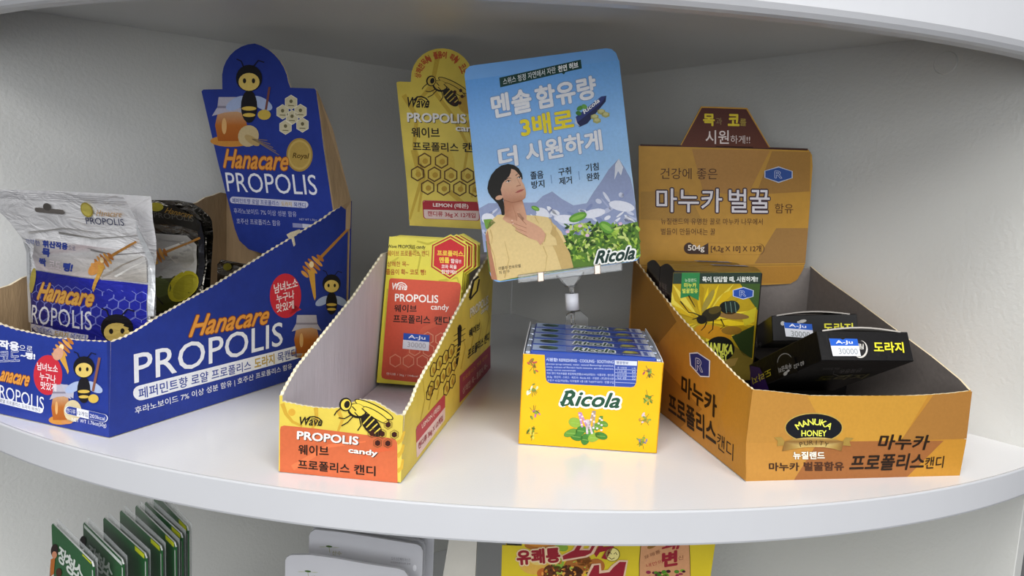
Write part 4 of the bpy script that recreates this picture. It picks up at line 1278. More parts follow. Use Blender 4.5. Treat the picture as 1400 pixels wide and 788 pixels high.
for q, wq in ((((430, 590), (390, 545), (352, 508)), 5), (((430, 620), (350, 590), (288, 565)), 4.6), (((430, 655), (350, 625), (300, 592)), 4.6), (((440, 695), (375, 665), (328, 640)), 4.4), (((400, 560), (360, 510), (345, 488)), 3.4)):
    A.line(m_(*q), wq, SK, 19, wq * .55); A.line(m_(*[(x - 4, y + 17) for x, y in q]), .6, 'a06a50', 20)
me_(296, 568, 6, 4, 'ecd0c2', 21); me_(305, 595, 6, 4, 'ecd0c2', 21)
A.poly(m_((575, 770), (598, 700), (640, 690), (690, 730), (700, 790), (560, 800)), SW, 21)
for q in (((640, 550), (660, 620), (650, 690)), ((690, 610), (680, 680), (690, 740)), ((585, 760), (600, 700), (598, 680)), ((100, 650), (120, 720), (110, 780)), ((500, 530), (520, 570), (540, 600))):
    A.line(m_(*q), 1.2, SWD, 21, .5)
A.poly(m_((40, 560), (110, 555), (150, 590), (75, 650), (60, 640)), '6f9a3a', 11)
# lettering on the card
A.poly([(682.7, 106.4), (794, 81.6), (795.5, 93.6), (773, 98.6), (771, 102), (768, 99.8), (684, 119.6)], '1c4038', 3)
A.text('스위스 청정 자연에서 자란', (688.3, 116.2), (760, 99.6), (687.4, 107.6), 'dfe8ea', 5, .01)
A.text('천연 허브', (763.5, 98.8), (790.6, 92.5), (762.7, 90.6), 'f2f6f6', 5, .04)
def ct(t, BL, BR, TL, col, b=.035): A.text(t, BL, BR, TL, col, 8, b, '7f9fd0', .03)
ct('멘솔', (675, 161.6), (727.5, 151), (671, 131.6), 'eceef2'); ct('함유량', (735, 149.5), (815.8, 133.4), (731, 120), 'eceef2')
ct('3배로', (714.2, 188), (784.5, 176), (710.7, 161), 'f0dc28')
ct('더', (684, 229.6), (708, 225.4), (681, 203.4), 'eceef2'); ct('시원하게', (721, 223), (823.5, 204.6), (717.5, 196.4), 'eceef2')
for t, a, b, c in (('졸음', (725.8, 245.6), (743, 243.6), (725, 235.4)), ('방지', (727, 258.2), (744.4, 256.2), (726.5, 248)), ('구취', (763.8, 240.6), (780.8, 238), (763, 230.8)), ('제거', (765, 253.2), (782, 251), (764.2, 243.2)), ('기침', (801.3, 235), (818.6, 232.5), (800.5, 225)), ('완화', (802.6, 248), (820, 246), (801.8, 237.6))):
    A.text(t, a, b, c, '1f2a33', 8, .02)
A.line([(753, 239), (754.5, 251)], .7, '5f7fae', 8); A.line([(791, 234), (792.5, 246)], .7, '5f7fae', 8)
A.text('Ricola', (814, 360.5), (866, 353.8), (815.2, 344), '15352e', 20, .04, 'f0f3f0', .1, shear=.25)
A.text('리콜라 전속모델', (682, 369.5), (712, 365.5), (681.6, 365), '4a4030', 20)
A.text('차 은 우', (682.5, 375), (697, 373), (682.2, 370.5), '4a4030', 20)
# small product picture
A.poly([(787, 166), (822, 140), (829, 131), (828, 139), (803, 169), (792, 174)], '1b2350', 5)
A.poly([(787, 160), (822, 132), (829, 131), (822, 141), (789, 168)], '2c3a7a', 6)
A.poly([(787, 160), (789, 168), (793, 173), (786, 169)], 'c3cbdc', 7)
A.text('Ricola', (799, 156), (820, 139), (797, 151), 'eef0f2', 8, .03)
for c in ((813, 160), (822, 153), (828, 157), (816, 165)):
    A.poly(A.hexpts(c, 6, 4.2), 'a9a867', 8); A.poly(A.hexpts((c[0], c[1] - 1), 4, 2.6), 'c6c58a', 9)
A.ell((793, 148), 5, 3, '4f8f3f', 8, -.5); A.ell((799, 146), 4, 3, '6aa84f', 9, .6); A.ell((791, 155), 4, 3, '3f7a34', 8, .3)
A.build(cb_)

# clear clip stand
stand = thing('clip_stand', 'small clear plastic clip stand with white collar holding the blue sign card', 'stand', V(sC.hit(782, 430).x, yC, 0))
def onC(u, v, w): return sC.hit(u, v, w)
b0_, b1_ = (709, 381), (850, 364.5)
h_ = 6.5
def bar(name, p0, p1, hpx, w0, w1, m_, par):
    c8 = []
    for ww_, flip in ((w0, 0), (w1, 1)):
        pass
    q = [(p0[0] + .3, p0[1] + hpx), (p1[0] + .3, p1[1] + hpx), p1, p0]
    A0 = [sC.hit(*x, w0) for x in q]; A1 = [sC.hit(*x, w1) for x in q]
    return loft_box(name, [A0[0], A0[1], A1[1], A1[0], A0[3], A0[2], A1[2], A1[3]], m_, par, .0006, 2)
bar('front_jaw', (708, 375.5), (850, 358.5), 11.5, .0016, .0036, CLEAR, stand)
bar('rear_jaw', (710, 377.5), (849, 361), 9, -.0052, -.0016, CLEAR, stand)
CHR = mat('pale_plated_spring_clip', 'cdbdb0', .25, metal=.7, var=.06)
for (x, y) in ((735, 372), (812, 362)):
    bar('spring_clip', (x, y), (x + 8.5, y - 1), 13, .0038, .0048, CHR, stand)
v5 = [(762, 376), (797, 371.5), (785.5, 389.5), (784, 393), (775.5, 393), (773, 391)]
panel('funnel_web', Surf(sC.P(0, 0, -.0006), sC.X, sC.Y), v5, .0022, [CLEAR] * 3, stand)
bm = bmesh.new()
for a, b in (((761, 377), (774, 392)), ((798, 372.5), (786, 391)), ((774, 392.5), (786, 391.5))):
    cyl(bm, sC.hit(*a, -.001), sC.hit(*b, -.001), .0009, n=8)
frombm('funnel_rim', bm, CLEAR, stand, True)
pt = sC.hit(781.5, 391, -.0018); pb = V(pt.x, pt.y, .078)
pb2 = sC.hit(783, 426, -.0018)
bm = bmesh.new(); cyl(bm, pt, sC.hit(781.8, 402, -.0018), .0022, n=16); cyl(bm, pb2, sC.hit(784, 446, -.0018), .0022, n=16)
frombm('stem', bm, CLEAR, stand, True)
bm = bmesh.new()
ca_, cb2 = sC.hit(781.8, 402, -.0018), sC.hit(782.6, 424, -.0018)
cyl(bm, ca_, cb2, .0064, .0066, 28)
bmesh.ops.bevel(bm, geom=[e for e in bm.edges if len(e.link_faces) == 2 and e.calc_face_angle(0) > 1], offset=.0012, segments=3, affect='EDGES')
frombm('collar', bm, NYL, stand, True)
base_ol = [(772.5, 445), (774, 432), (778, 428.5), (793, 425), (803.5, 434), (803.5, 447)]
pl = [sC.uv(*p) for p in base_ol]
xs0, xs1 = min(p[0] for p in pl), max(p[0] for p in pl)
pl = [(xs0, .0006)] + [p for p in pl] + [(xs1, .0006)]
panel('foot_clip', Surf(sC.P(0, 0, .0028), sC.X, sC.Y), pl, .0085, [CLEAR] * 3, stand, px=False)
fp = Surf(V(pt.x - .02, yC - .004, .0026), V(1, 0, 0), V(0, 1, 0))
panel('foot_plate', fp, [(0, 0), (.042, 0), (.042, .03), (0, .03)], .002, [CLEAR] * 3, stand, px=False)
# ------------------------------------------------------------------ orange-brown honey candy carton
MAN = mat('orange_brown_printed_card', 'b5802f', 0.48, coat=.05, spec=.3, var=.05, scale=120, bump=.1, bscale=380)
GIN = mat('dark_grey_card_inside', '77706c', 0.75, var=.06, scale=220, bump=.15)
CRE = mat('cream_card_edge', 'e2d2ae', 0.85, var=.12, scale=900, bump=.3, bscale=1500)
MFL = onz(1018, 658.5); MFR = onz(1312, 650.5); MS = onz(904, 566)
mf = (MFR - MFL).normalized(); ms = (MS - MFL).normalized()
sMS0 = vsurf(MS, MFL)
MDp = None
sML = vsurf(MFL + ms * .30, MFL)
topL = [(1028.5, 533), (1004.7, 512.6), (984, 491), (961.5, 468.5), (931, 435), (903, 401), (885.4, 378), (866, 353)]
aBk, zBk = sML.uv(866, 353)
MBL = sML.P(aBk, 0); MBL.z = 0
MBR = V(.3125, .783, 0)
mn = thing('display_carton', 'wide orange-brown cardboard display carton with trapezoid-topped header, at the right', 'box', (MFL + MFR + MBL + MBR) / 4)
pl = [(aBk, z0), (sML.uv(1018, 658.5)[0], z0)] + [(min(a, sML.uv(1018, 658.5)[0]), b) for a, b in [sML.uv(*p) for p in jag(topL, .8, 3.6, 21)]]
mside = panel('side_panel', sML, pl, .0016, [MAN, GIN, CRE], mn, px=False)
sMF = vsurf(MFL, MFR)
WMf = (MFR - MFL).length
tp = [(1329.4, 534.4), (1300, 538), (1269, 540.3), (1240, 541.6), (1210, 542.2), (1160, 542), (1109, 541.3), (1080.7, 538.2), (1055, 535.2), (1028.5, 533)]
pl = [(0, z0), (WMf, z0)] + [(min(max(a, 0), WMf), b) for a, b in [sMF.uv(*p) for p in jag(tp, .25, 5, 22)]]
mfront = panel('front_panel', sMF, pl, .0016, [MAN, GIN, CRE], mn, px=False)
sMR = vsurf(MFR, MBR)
LMR = (MBR - MFR).length
rt = [(1103, 363), (1128, 380), (1175, 413), (1229, 453), (1276, 488), (1314, 519), (1329.4, 534.4)]
pl = [(min(max(a, 0), LMR), b) for a, b in [sMR.uv(*p) for p in rt]]
mr_ = panel('side_panel', sMR, [(0, z0), (LMR, z0), (LMR, pl[0][1])] + pl, .0016, [MAN, GIN, CRE], mn, px=False)
sMB = vsurf(MBR, MBL); LMB = (MBR - MBL).length
zR = pl[0][1]
panel('back_panel', sMB, [(0, z0), (LMB, z0), (LMB, zBk - .002), (0, zR - .002)], .0016, [MAN, GIN, CRE], mn, px=False)
nb = [MFL, MFR, MBR, MBL]
cM = (MFL + MFR + MBR + MBL) / 4
q = [cM + (p - cM) * .985 for p in nb]
loft_box('bottom_panel', [p + V(0, 0, .0008) for p in q] + [p + V(0, 0, .0024) for p in q], GIN, mn, 0)
# header just in front of the back panel
hx = (MBR - MBL).normalized(); hn = V(hx.y, -hx.x, 0)
hw_ = LMB
def hdef(a, b): return .006 * math.sin(math.pi * min(1, max(0, a / hw_))) ** .8 - .0015
sMH0 = Surf(MBL + hn * .0035, hx, (0, 0, 1))
sMH = Surf(MBL + hn * .0035, hx, (0, 0, 1), deform=hdef, ca=[hw_ * i / 10 for i in range(-1, 12)])
ho = [(874.5, 362), (873.7, 300), (873.5, 199), (928.5, 200.6), (957.4, 146), (1019.8, 148.3), (1052, 203), (1105, 204.8), (1110, 212), (1111, 227.4), (1106, 300), (1101, 360), (1096, 372), (1090, 382), (1080, 388), (1040, 389.5), (1020, 389), (980, 388), (900, 384), (880, 376)]
mh = panel('header_flap', sMH, ho, .0014, [mat('dull_gold_printed_card', 'b58732', .5, coat=.03, spec=.25, var=.05, scale=120), GIN, mat('dark_brown_card_edge', '35190f', .6)], mn)
# print front
A = Art(sMF)
A.poly([(1028.8, 533.6), (1104, 541.8), (1136, 604), (1020, 606)], 'b07f38', 1)
A.poly([(1104, 541.8), (1269, 541), (1232, 603), (1136, 604)], 'bd8c36', 1)
A.poly([(1276, 540.6), (1329, 535.4), (1321.5, 600), (1231, 603)], 'a07035', 1)
A.poly([(1136, 604), (1118, 605), (1085, 657), (1240, 652.5), (1290, 603), (1232, 603)], '965f33', 1)
A.poly([(1290, 603), (1240, 652.5), (1312, 650.6), (1321.5, 600.5)], 'b9842f', 1)
A.poly([(1020, 606), (1118, 605), (1085, 657), (1019, 658.4)], 'b5823a', 1)
YG = 'e3e65a'; DB_ = '24180f'
def emblem(A, c, rx_, ry_, k, ly=3):
    x, y = c
    A.ell((x, y), rx_ + 1.4 * k, ry_ + 1.4 * k, 'b59a4e', ly, 0, 30); A.ell((x, y), rx_, ry_, '11131a', ly + 1, 0, 30)
    A.arc('MANUKA', (x, y + 22 * k), 37 * k, 131, 49, 8.2 * k, YG, ly + 3, .02, 30 * k)
    A.text('HONEY', (x - 17 * k, y + 11.5 * k), (x + 17 * k, y + 11.5 * k), (x - 17 * k, y + 3.5 * k), YG, ly + 3, .02)
emblem(A, (1112.4, 585), 38.5, 19, 1)
A.poly([(1058, 598), (1068, 597.5), (1074, 605), (1072, 609), (1062, 610), (1063, 603)], '9c7f3c', 6)
A.poly([(1167, 599), (1156, 598), (1150, 605), (1152, 609), (1163, 610), (1161, 604)], '9c7f3c', 6)
rb_ = [(1072, 604), (1083, 600.5), (1098, 598.5), (1112, 598), (1127, 598.5), (1141, 600.5), (1153, 604), (1150, 617), (1139, 613.5), (1126, 611.5), (1112, 611), (1099, 611.5), (1086, 613.5), (1069, 617)]
A.poly(rb_, ['7f5c2e', 'a58745', 'c4ac68', 'd2bd7a', 'c4ac68', 'a58745', '7f5c2e', '7f5c2e', 'a58745', 'c4ac68', 'd2bd7a', 'c4ac68', 'a58745', '7f5c2e'], 7)
A.arc('PURITY', (1112, 662), 57, 111, 69, 6, '3a2814', 8, .0)
A.text('뉴질랜드', (1084.2, 627.8), (1126.8, 627.8), (1084.2, 617.8), 'f0ead8', 6, .03, '7a5530', .03)
A.text('마누카', (1051.3, 644), (1092, 643.8), (1051.3, 632.9), '3a2416', 5, .03)
A.text('벌꿀함유', (1099, 643.8), (1153, 643.4), (1099, 632), '4a2c1a', 5, .04)
A.text('마누카', (1199, 614.4), (1267, 615), (1201.6, 594.3), DB_, 6, .025, shear=.12)
A.text('프로폴리스', (1160.4, 644.2), (1261, 641.5), (1162.6, 622.4), DB_, 6, .028, shear=.12)
A.text('캔디', (1263.4, 641.5), (1288.6, 639.6), (1264.4, 625.4), DB_, 6, .01, shear=.08)
A.build(mfront)
# print side
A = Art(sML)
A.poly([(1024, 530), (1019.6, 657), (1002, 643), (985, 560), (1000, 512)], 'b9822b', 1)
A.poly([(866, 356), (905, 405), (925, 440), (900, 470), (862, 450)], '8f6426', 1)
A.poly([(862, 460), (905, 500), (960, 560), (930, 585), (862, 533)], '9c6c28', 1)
hexo = [(943.2, 483.5), (954, 482.6), (970.7, 493.6), (970, 515.4), (958, 514.8), (944.5, 499.6)]
A.poly(hexo, '1f2f78', 3); A.ring(hexo, 1.8, 'dde0ea', 4)
A.text('R', (952, 506), (961, 509), (952, 490), '1f2f78', 6, .0, 'c9cee2', .04)
A.text('마누카', (932, 538.9), (979.5, 572.5), (932.8, 512.5), DB_, 5, .03)
A.text('프로폴리스', (914.6, 564.5), (979, 611.5), (914.6, 536.5), DB_, 5, .03)
A.text('캔디', (980.5, 612.7), (1002.6, 631), (981.3, 590.6), DB_, 5, .0)
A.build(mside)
# print header
A = Art(sMH)
A.poly([(930, 200.6), (958.4, 148), (1018.6, 150.2), (1050.5, 203.2)], ['5a2a18', '4a1d14', '4a1d14', '5a2a18'], 1)
A.poly([(875.5, 199.6), (1104, 206), (1104, 203.2), (875.5, 197.2)], '38180f', 1)
A.poly([(945, 204), (1051, 206), (1020, 268), (960, 262)], 'a87a3c', 1)
A.poly([(1054, 207), (1108, 208), (1107, 262), (1032, 266)], '9c7233', 1)
A.poly([(876, 262), (940, 262), (960, 305), (876, 300)], 'a67d35', 1)
A.poly([(1060, 312), (1105, 312), (1101, 360), (1030, 360)], '97703a', 1)
A.line([(875, 363), (1100, 362)], .8, '7c5a24', 2)
A.poly([(877, 365), (1100, 364), (1095, 374), (1088, 384), (1078, 387.5), (900, 383)], 'a8782a', 1)
Y2 = 'd8c22e'
for t, a, b, c, col, bo in (('목', (960.5, 172), (975, 172.4), (960.5, 156.6), Y2, .04), ('과', (977.4, 171), (985.7, 171.4), (977.2, 161.4), '8f7a50', 0), ('코', (994, 172), (1008.6, 172.4), (994, 157.2), Y2, .04), ('를', (1009.8, 172.4), (1018.3, 172.8), (1009.8, 163), 'a8943a', .01), ('시원', (963.5, 197), (994.6, 197.4), (963.5, 178.6), 'ddd0cc', .01), ('하게!!', (997, 196.8), (1023.5, 197.2), (997, 185.4), 'd3c4c0', 0)):
    A.text(t, a, b, c, col, 4, bo)
BR_ = '4c2c16'
A.text('건강에 좋은', (902.6, 245), (979.3, 245.6), (902.6, 229.8), BR_, 4, .0)
A.text('마누카', (897.5, 289.6), (985, 290.2), (897.5, 258), 'dad6dc', 7, .01, '3a2430', .05)
A.text('벌꿀', (995, 290.2), (1050.3, 290.8), (995, 258.6), 'dad6dc', 7, .01, '3a2430', .05)
A.text('함유', (1057.9, 291.6), (1083.7, 292), (1057.9, 278.3), BR_, 4, 0)
A.text('뉴질랜드의 유명한 꿀로 마누카 나무에서', (903.2, 306.8), (1041, 307.4), (903.2, 298.3), BR_, 4, 0)
A.text('벌들이 만들어내는 꿀', (903.2, 321), (976.3, 321.2), (903.2, 312), BR_, 4, 0)
pl = A.pill((942, 339.2), (1035.5, 340.4), 7.8)
A.ring(pl, .9, '5a3d20', 3)
A.poly([p for p in A.pill((942, 339.2), (942, 339.2), 7.8)[:9]] + [(967, 347.3), (967, 331.8)], '38241c', 3)
A.text('504g', (939.5, 344.5), (961.5, 344.7), (939.5, 334.8), 'ddd3c8', 5, .02)
A.text('[4,2g X 10] X 12개', (970.5, 345), (1039, 345.6), (970.5, 334.8), BR_, 5, .015)
hexo = [(1044, 234), (1063, 228.5), (1082, 234.5), (1082, 243.5), (1063, 249.6), (1044, 243)]
A.poly(hexo, '274a90', 3); A.ring(hexo, 1.4, 'b9c0d2', 4)
A.text('R', (1058, 243.5), (1067.5, 243.8), (1058, 234), '274a90', 6, 0, 'b9c4de', .04)
A.line([(918, 245)], 1, BR_) if False else None
A.build(mh)

# ------------------------------------------------------------------ yellow flower-photo candy packs inside
MD = mat('dark_chocolate_pack_side', '1c1413', .35, coat=.3, var=.08)
MTP = mat('olive_brown_pack_top', '8a6c2c', .4, coat=.2, var=.12, scale=80)
P0 = CO + ray(918, 405) * (.685 / ray(918, 405).y)
sk_ = Surf(V(P0.x, P0.y, .0028), mf, (0, 0, 1))
bdm = (MBL - MFL); bdm.z = 0; bdm.normalize()
aL, zt_ = sk_.uv(920.4, 372.5); aR, zt2 = sk_.uv(1041, 371.7)
zt_ = (zt_ + zt2) / 2
wd = aR - aL
for k in range(2):
    tk = .035
    O = sk_.P(aL + .0012, 0) + bdm * (tk + .001) * k
    bdn = bdm
    lab = ['front yellow flower-photo candy pack with a bee, standing in the orange carton', 'second flower-photo candy pack, directly behind the one with the bee'][k]
    p = thing('candy_pack', lab, 'candy pack', O + mf * wd / 2 + bdn * tk / 2)
    c8 = []
    for z in (0, zt_):
        for x, y in ((0, 0), (wd, 0), (wd, tk), (0, tk)):
            c8.append(O + mf * x + bdn * y + V(0, 0, z))
    # domed top edge on the short sides
    bm = bmesh.new()
    n = 8
    prof = [(0, 0), (tk, 0)] + [(tk * (1 - i / n), zt_ + .0045 * math.sin(math.pi * i / n)) for i in range(n + 1)]
    a = [bm.verts.new(O + bdn * y + V(0, 0, z)) for y, z in prof]
    b = [bm.verts.new(O + mf * wd + bdn * y + V(0, 0, z)) for y, z in prof]
    bm.faces.new(a).material_index = 0
    bm.faces.new(b[::-1]).material_index = 0
    for i in range(len(prof)):
        j = (i + 1) % len(prof)
        f = bm.faces.new((a[j], a[i], b[i], b[j])); f.material_index = 1 if i >= 2 and i < len(prof) - 1 else 0
    bmesh.ops.recalc_face_normals(bm, faces=bm.faces[:])
    body = frombm('pack_body', bm, [MD, MTP], p)
    if k == 0:
        sk0 = Surf(O, mf, (0, 0, 1))
        A = Art(sk0)
        def q(u, v): return (u, v)
        yb = 500
        A.poly([(920.5, 373), (1040.5, 372.2), (1027, 520), (911, 520)], 'b79a1c', 1)
        r_ = random.Random(9)
        cxx, cyy = 960, 440
        for i in range(34):
            a_ = r_.uniform(0, 6.28)
            d0, d1 = r_.uniform(5, 20), r_.uniform(45, 95)
            wq = r_.uniform(5, 10)
            px_ = [(cxx + d0 * math.cos(a_), cyy + d0 * math.sin(a_)), (cxx + (d0 + d1) / 2 * math.cos(a_ + .1), cyy + (d0 + d1) / 2 * math.sin(a_ + .1)), (cxx + d1 * math.cos(a_), cyy + d1 * math.sin(a_)), (cxx + (d0 + d1) / 2 * math.cos(a_ - .1), cyy + (d0 + d1) / 2 * math.sin(a_ - .1))]
            def cl(pp):
                x, y = pp
                y = min(max(y, 388), 518)
                xl = 920 - (y - 373) * .06; xr = 1040.5 - (y - 373) * .092
                return (min(max(x, xl), xr), y)
            px_ = [cl(x) for x in px_]
            if len(set(px_)) > 3:
                A.poly(px_, r_.choice(['e2c41f', 'd0ad18', 'ead33a', 'c29d12', 'dcc94a', 'a98a10']), 2 + i % 3)
        A.poly([(1012, 388), (1039.2, 388), (1036, 425), (1024, 408)], '3f5a2a', 5)
        A.poly([(1000, 460), (1031, 445), (1028, 490), (1015, 485)], '31421c', 5)
        A.poly([(1012, 430), (1034, 420), (1031, 440), (1018, 446)], 'c9b92a', 6)
        A.poly([(918, 460), (950, 466), (1000, 470), (1029, 492), (1027, 520), (911, 520)], '83702a', 5)
        A.ell((975, 455), 26, 10, 'c68a1a', 5, .2); A.ell((1000, 452), 14, 6, '8f6a20', 6)
        A.poly([(920.5, 373.2), (1040.5, 372.6), (1039.2, 388), (919.6, 388.2)], '2a3a30', 6)
        A.text('목이 답답할 때, 시원하게!!', (960, 386), (1035.5, 385.6), (960, 378.4), 'e6ebe4', 8, .03)
        A.poly([(932, 373), (956.5, 373), (955, 411), (942.5, 404.5), (930, 408)], '2f8048', 8)
        A.text('뉴질랜드', (936, 385.6), (952, 385.4), (936, 381), 'd0e2c0', 10)
        A.text('마누카', (935, 393.4), (951.5, 393.2), (935, 387), 'd8dc5a', 10, .02)
        A.text('벌꿀함유', (932.5, 401), (953.5, 400.8), (932.5, 394.6), 'd8dc5a', 10, .02)
        hexo = [(1002, 397), (1016, 393), (1029.5, 397.3), (1029, 405.5), (1015.5, 409), (1002, 405)]
        A.poly(hexo, '2a4fa8', 8); A.ring(hexo, 1.2, 'c9d2ea', 9)
        A.text('R', (1011, 405), (1019, 405), (1011, 397.5), '2a4fa8', 11, 0, 'b9c4de', .04)
        # printed bee
        A.ell((996, 421), 13, 9, '141815', 8, .15); A.ell((1001, 419), 10, 8, '23302c', 9, .2)
        for xx in (991, 998, 1004):
            A.line([(xx, 413), (xx + 2, 428)], .9, '6f8a7c', 10)
        A.ell((972, 430), 14, 9, '2c2716', 9, -.35); A.ell((977, 424), 9, 5, '55481e', 10, -.3)
        A.ell((959, 437), 7, 6, '17140f', 10)
        A.ell((1002, 432), 22, 4.5, '8a6a3a', 8, .08); A.ell((968, 411), 4, 17, '9a8a3a', 7, .5)
        for qq in ([(966, 440), (963, 447), (958, 452)], [(975, 438), (974, 450), (968, 456)], [(957, 432), (948, 428), (941, 427)], [(955, 434), (946, 437)], [(985, 436), (990, 446), (984, 450)], [(930, 412), (942, 428)], [(941, 404), (950, 420)]):
            A.line(qq, 1.6, '1c170c', 9, .8)
        A.ell((984, 477), 20, 17, '14150f', 8, 0, 26)
        A.text('MANUKA', (961, 480), (1001, 484), (962, 468), YG, 10, .05)
        A.text('HONEY', (968, 492), (994, 492.5), (968, 483), YG, 10, .05)
        A.poly([(965, 497), (1003, 490), (1009, 489), (1004, 500), (965, 510)], 'a88a44', 9)
        A.build(body)
        sl = Surf(O + bdn * tk, -bdn, (0, 0, 1))
        A = Art(sl)
        for i, x in enumerate((902.5, 906.5, 910)):
            A.text('정성담', (x - 1, 399 + i * 2), (x + 1.6, 401 + i * 2), (x - 1, 384 + i * 1.5), '8a7a78', 3)
        A.build(body, None, 'printed_text')
    stp = Surf(O + V(0, 0, zt_ + .0048) + bdn * .012, mf, bdn)
    A = Art(stp, base=.0)
    def bxq(x0, x1, y0, y1, c, l): A.add([(x0, y0), (x1, y0), (x1, y1), (x0, y1)], [(0, 1, 2, 3)], c, l)
    bxq(.045, .082, .002, .012, '9aa0b8', 1); bxq(.05, .07, .008, .012, '26305e', 2)
    A.build(p, None, 'printed_label')

# ------------------------------------------------------------------ black candy packs
BLK = mat('glossy_black_pack_card', '070608', .4, coat=.04, spec=.3, var=.15, scale=80, bump=.08)
GRYE = mat('grey_pack_cut_edge', 'a5a09a', .6, var=.05)
def black_pack(D, C, A_, F, label, k):
    X, Z, Y = C - D, A_ - D, F - D
    ctr = D + X / 2 + Y / 2
    zmin = min((D + a * X + b * Y + c * Z).z for a in (0, 1) for b in (0, 1) for c in (0, 1))
    p = thing('candy_pack', label, 'candy pack', V(ctr.x, ctr.y, zmin))
    n = 8
    bm = bmesh.new()
    # the upper broad face bows up at the open end
    prof = [(0, 0), (1, 0)] + [(1 - i / n, 1 + .16 * math.sin(math.pi * i / n)) for i in range(n + 1)]
    nr = X.cross(Z).normalized()
    lo = [(a, c) for a, c in ((0, 0), (1, 0), (1, 1), (0, 1))]
    a = [bm.verts.new(D + X * x + Z * z) for x, z in lo]
    b = [bm.verts.new(D + X * x + Z * z + Y) for x, z in lo]
    bm.faces.new(a); bm.faces.new(b[::-1])
    for i in range(4):
        bm.faces.new((a[(i + 1) % 4], a[i], b[i], b[(i + 1) % 4]))
    bmesh.ops.recalc_face_normals(bm, faces=bm.faces[:])
    bmesh.ops.bevel(bm, geom=bm.edges[:], offset=.0005, segments=1, affect='EDGES')
    body = frombm('pack_body', bm, BLK, p)
    # bowed top flap
    vs, fs = [], []
    for i in range(n + 1):
        t = i / n
        h = 1.02 + .13 * math.sin(math.pi * t)
        vs += [D + X * (.06 + .86 * t) + Z * h - Y * .0, D + X * (.06 + .86 * t) + Z * h + Y * .25, D + X * (.06 + .86 * t) + Z * (h - .05)]
    for i in range(n):
        fs.append((3 * i, 3 * i + 3, 3 * i + 4, 3 * i + 1)); fs.append((3 * i + 2, 3 * i + 5, 3 * i + 3, 3 * i))
        fs.append((3 * i + 1, 3 * i + 4, 3 * i + 5, 3 * i + 2))
    link('top_flap', vs, fs, GRYE, p)
    return p, body, Surf(D, X, Z), Surf(D, -Y, Z) if False else Surf(F, D - F, Z), Surf(F, X, D - F)
D1, C1_, A1, F1 = V(.2357, .5525, .0847), V(.3124, .5665, .0848), V(.2337, .5631, .1056), V(.2181, .6486, .0342)
D2, C2, A2, F2 = V(.2512, .7036, .0697), V(.3270, .6915, .0772), V(.2499, .7100, .0933), V(.2709, .8035, .0425)
pA, bA, sE, sS, sU = black_pack(D1, C1_, A1, F1, 'nearer black candy pack with price sticker, tilted towards the viewer in the orange carton', 0)
YK = 'd9d330'
A = Art(sE, base=.0003)
A.text('도라지', (1195, 482), (1235.5, 482.5), (1193.5, 468), YK, 3, .03)
A.build(bA, INKG, 'printed_text')
A = Art(sE, base=.0003)
A.ell((1176, 478), 10, 12, 'c9c6c0', 1, 0, 22); A.ell((1175, 477), 8.8, 11, '141214', 2, 0, 22)
A.text('림', (1172, 477), (1180, 478), (1172, 470), 'cfccc6', 3, .02)
A.build(bA, INKG)
stk = Surf(sE.P(0, 0, .0009), sE.X, sE.Y)
so = panel('price_sticker', stk, [(1133.5, 463), (1149, 463.4), (1152, 464.8), (1156, 463.2), (1172, 463.6), (1177, 487), (1139, 487)], .0002, [mat('white_sticker_paper', 'dfe2ea', .5)] * 3, pA)
so['label'] = 'blue and white price sticker'
A = Art(stk)
A.poly([(1133.5, 463), (1149, 463.4), (1152, 464.8), (1156, 463.2), (1172, 463.6), (1174, 473.2), (1135.8, 473)], '1f5ac0', 1)
A.text('A-Ju', (1143, 471.4), (1166, 471.6), (1142, 465.8), 'e9eefa', 3, .02)
A.text('30000', (1147, 484.4), (1173, 484.8), (1146, 476.4), '9aa0a4', 3, .01)
A.build(so)
A = Art(sS, base=.0003)
A.poly([(1026, 500), (1039, 503), (1044, 512), (1052, 533), (1027, 533)], '2c1450', 1)
A.ell((1074, 496), 10.8, 13, '8a8886', 2, 0, 22); A.ell((1074.3, 496.6), 10.2, 12.3, '0d0c0e', 3, 0, 22)
A.poly([(1062, 497), (1086, 487), (1092, 510), (1066, 514)], '0d0c0e', 4)
A.text('우능금리', (1082.5, 496.5), (1065, 503.5), (1083.8, 503.5), 'a5a3a0', 6, .02)
A.ell((1075, 511), 3.4, 2.2, 'b5b3b0', 6, -.8); A.ell((1078.5, 507.5), 2.6, 1.4, 'b5b3b0', 6, -.6)
A.text('60 x32', (1100, 493.5), (1086, 499.5), (1100.8, 499), 'a5a3a0', 6, .01)
A.text('도라지', (1054.3, 503.5), (1028.8, 516.5), (1056.3, 513.5), 'b9a92c', 6, .01)
A.build(bA, INKG, 'printed_side')
A = Art(sU, base=.0003)
A.text('도라지', (1113, 520.5), (1178, 517.5), (1122, 513.8), '5f5a1c', 3, .03)
A.text('우유능금', (1146, 510.5), (1176, 508), (1149, 505), '6a6866', 3)
A.line([(1140, 507), (1139, 511), (1148, 514), (1166, 512)], .8, '6a6866', 2)
A.text('프리미엄 허브', (1124, 505.8), (1147, 505), (1125, 502.5), '6a6866', 3)
A.build(bA, INKG, 'printed_underside')
D2, C2, A2, F2 = [CO + (p - CO) * .915 for p in (D2, C2, A2, F2)]
pB, bB, sE, sS, sU = black_pack(D2, C2, A2, F2, 'farther black candy pack with price sticker, behind the tilted one in the orange carton', 1)
A = Art(sE, base=.0003)
A.text('도라지', (1126, 454), (1166, 454.4), (1125.5, 442), YK, 3, .03)
A.ell((1070, 442.5), 3, 3, 'b5b3b0', 2, 0, 10); A.ell((1097, 439.5), 5.5, 2.2, 'b5b3b0', 2, -.2); A.ell((1092, 441), 2.5, 1.6, 'b5b3b0', 2, .2)
A.build(bB, INKG)
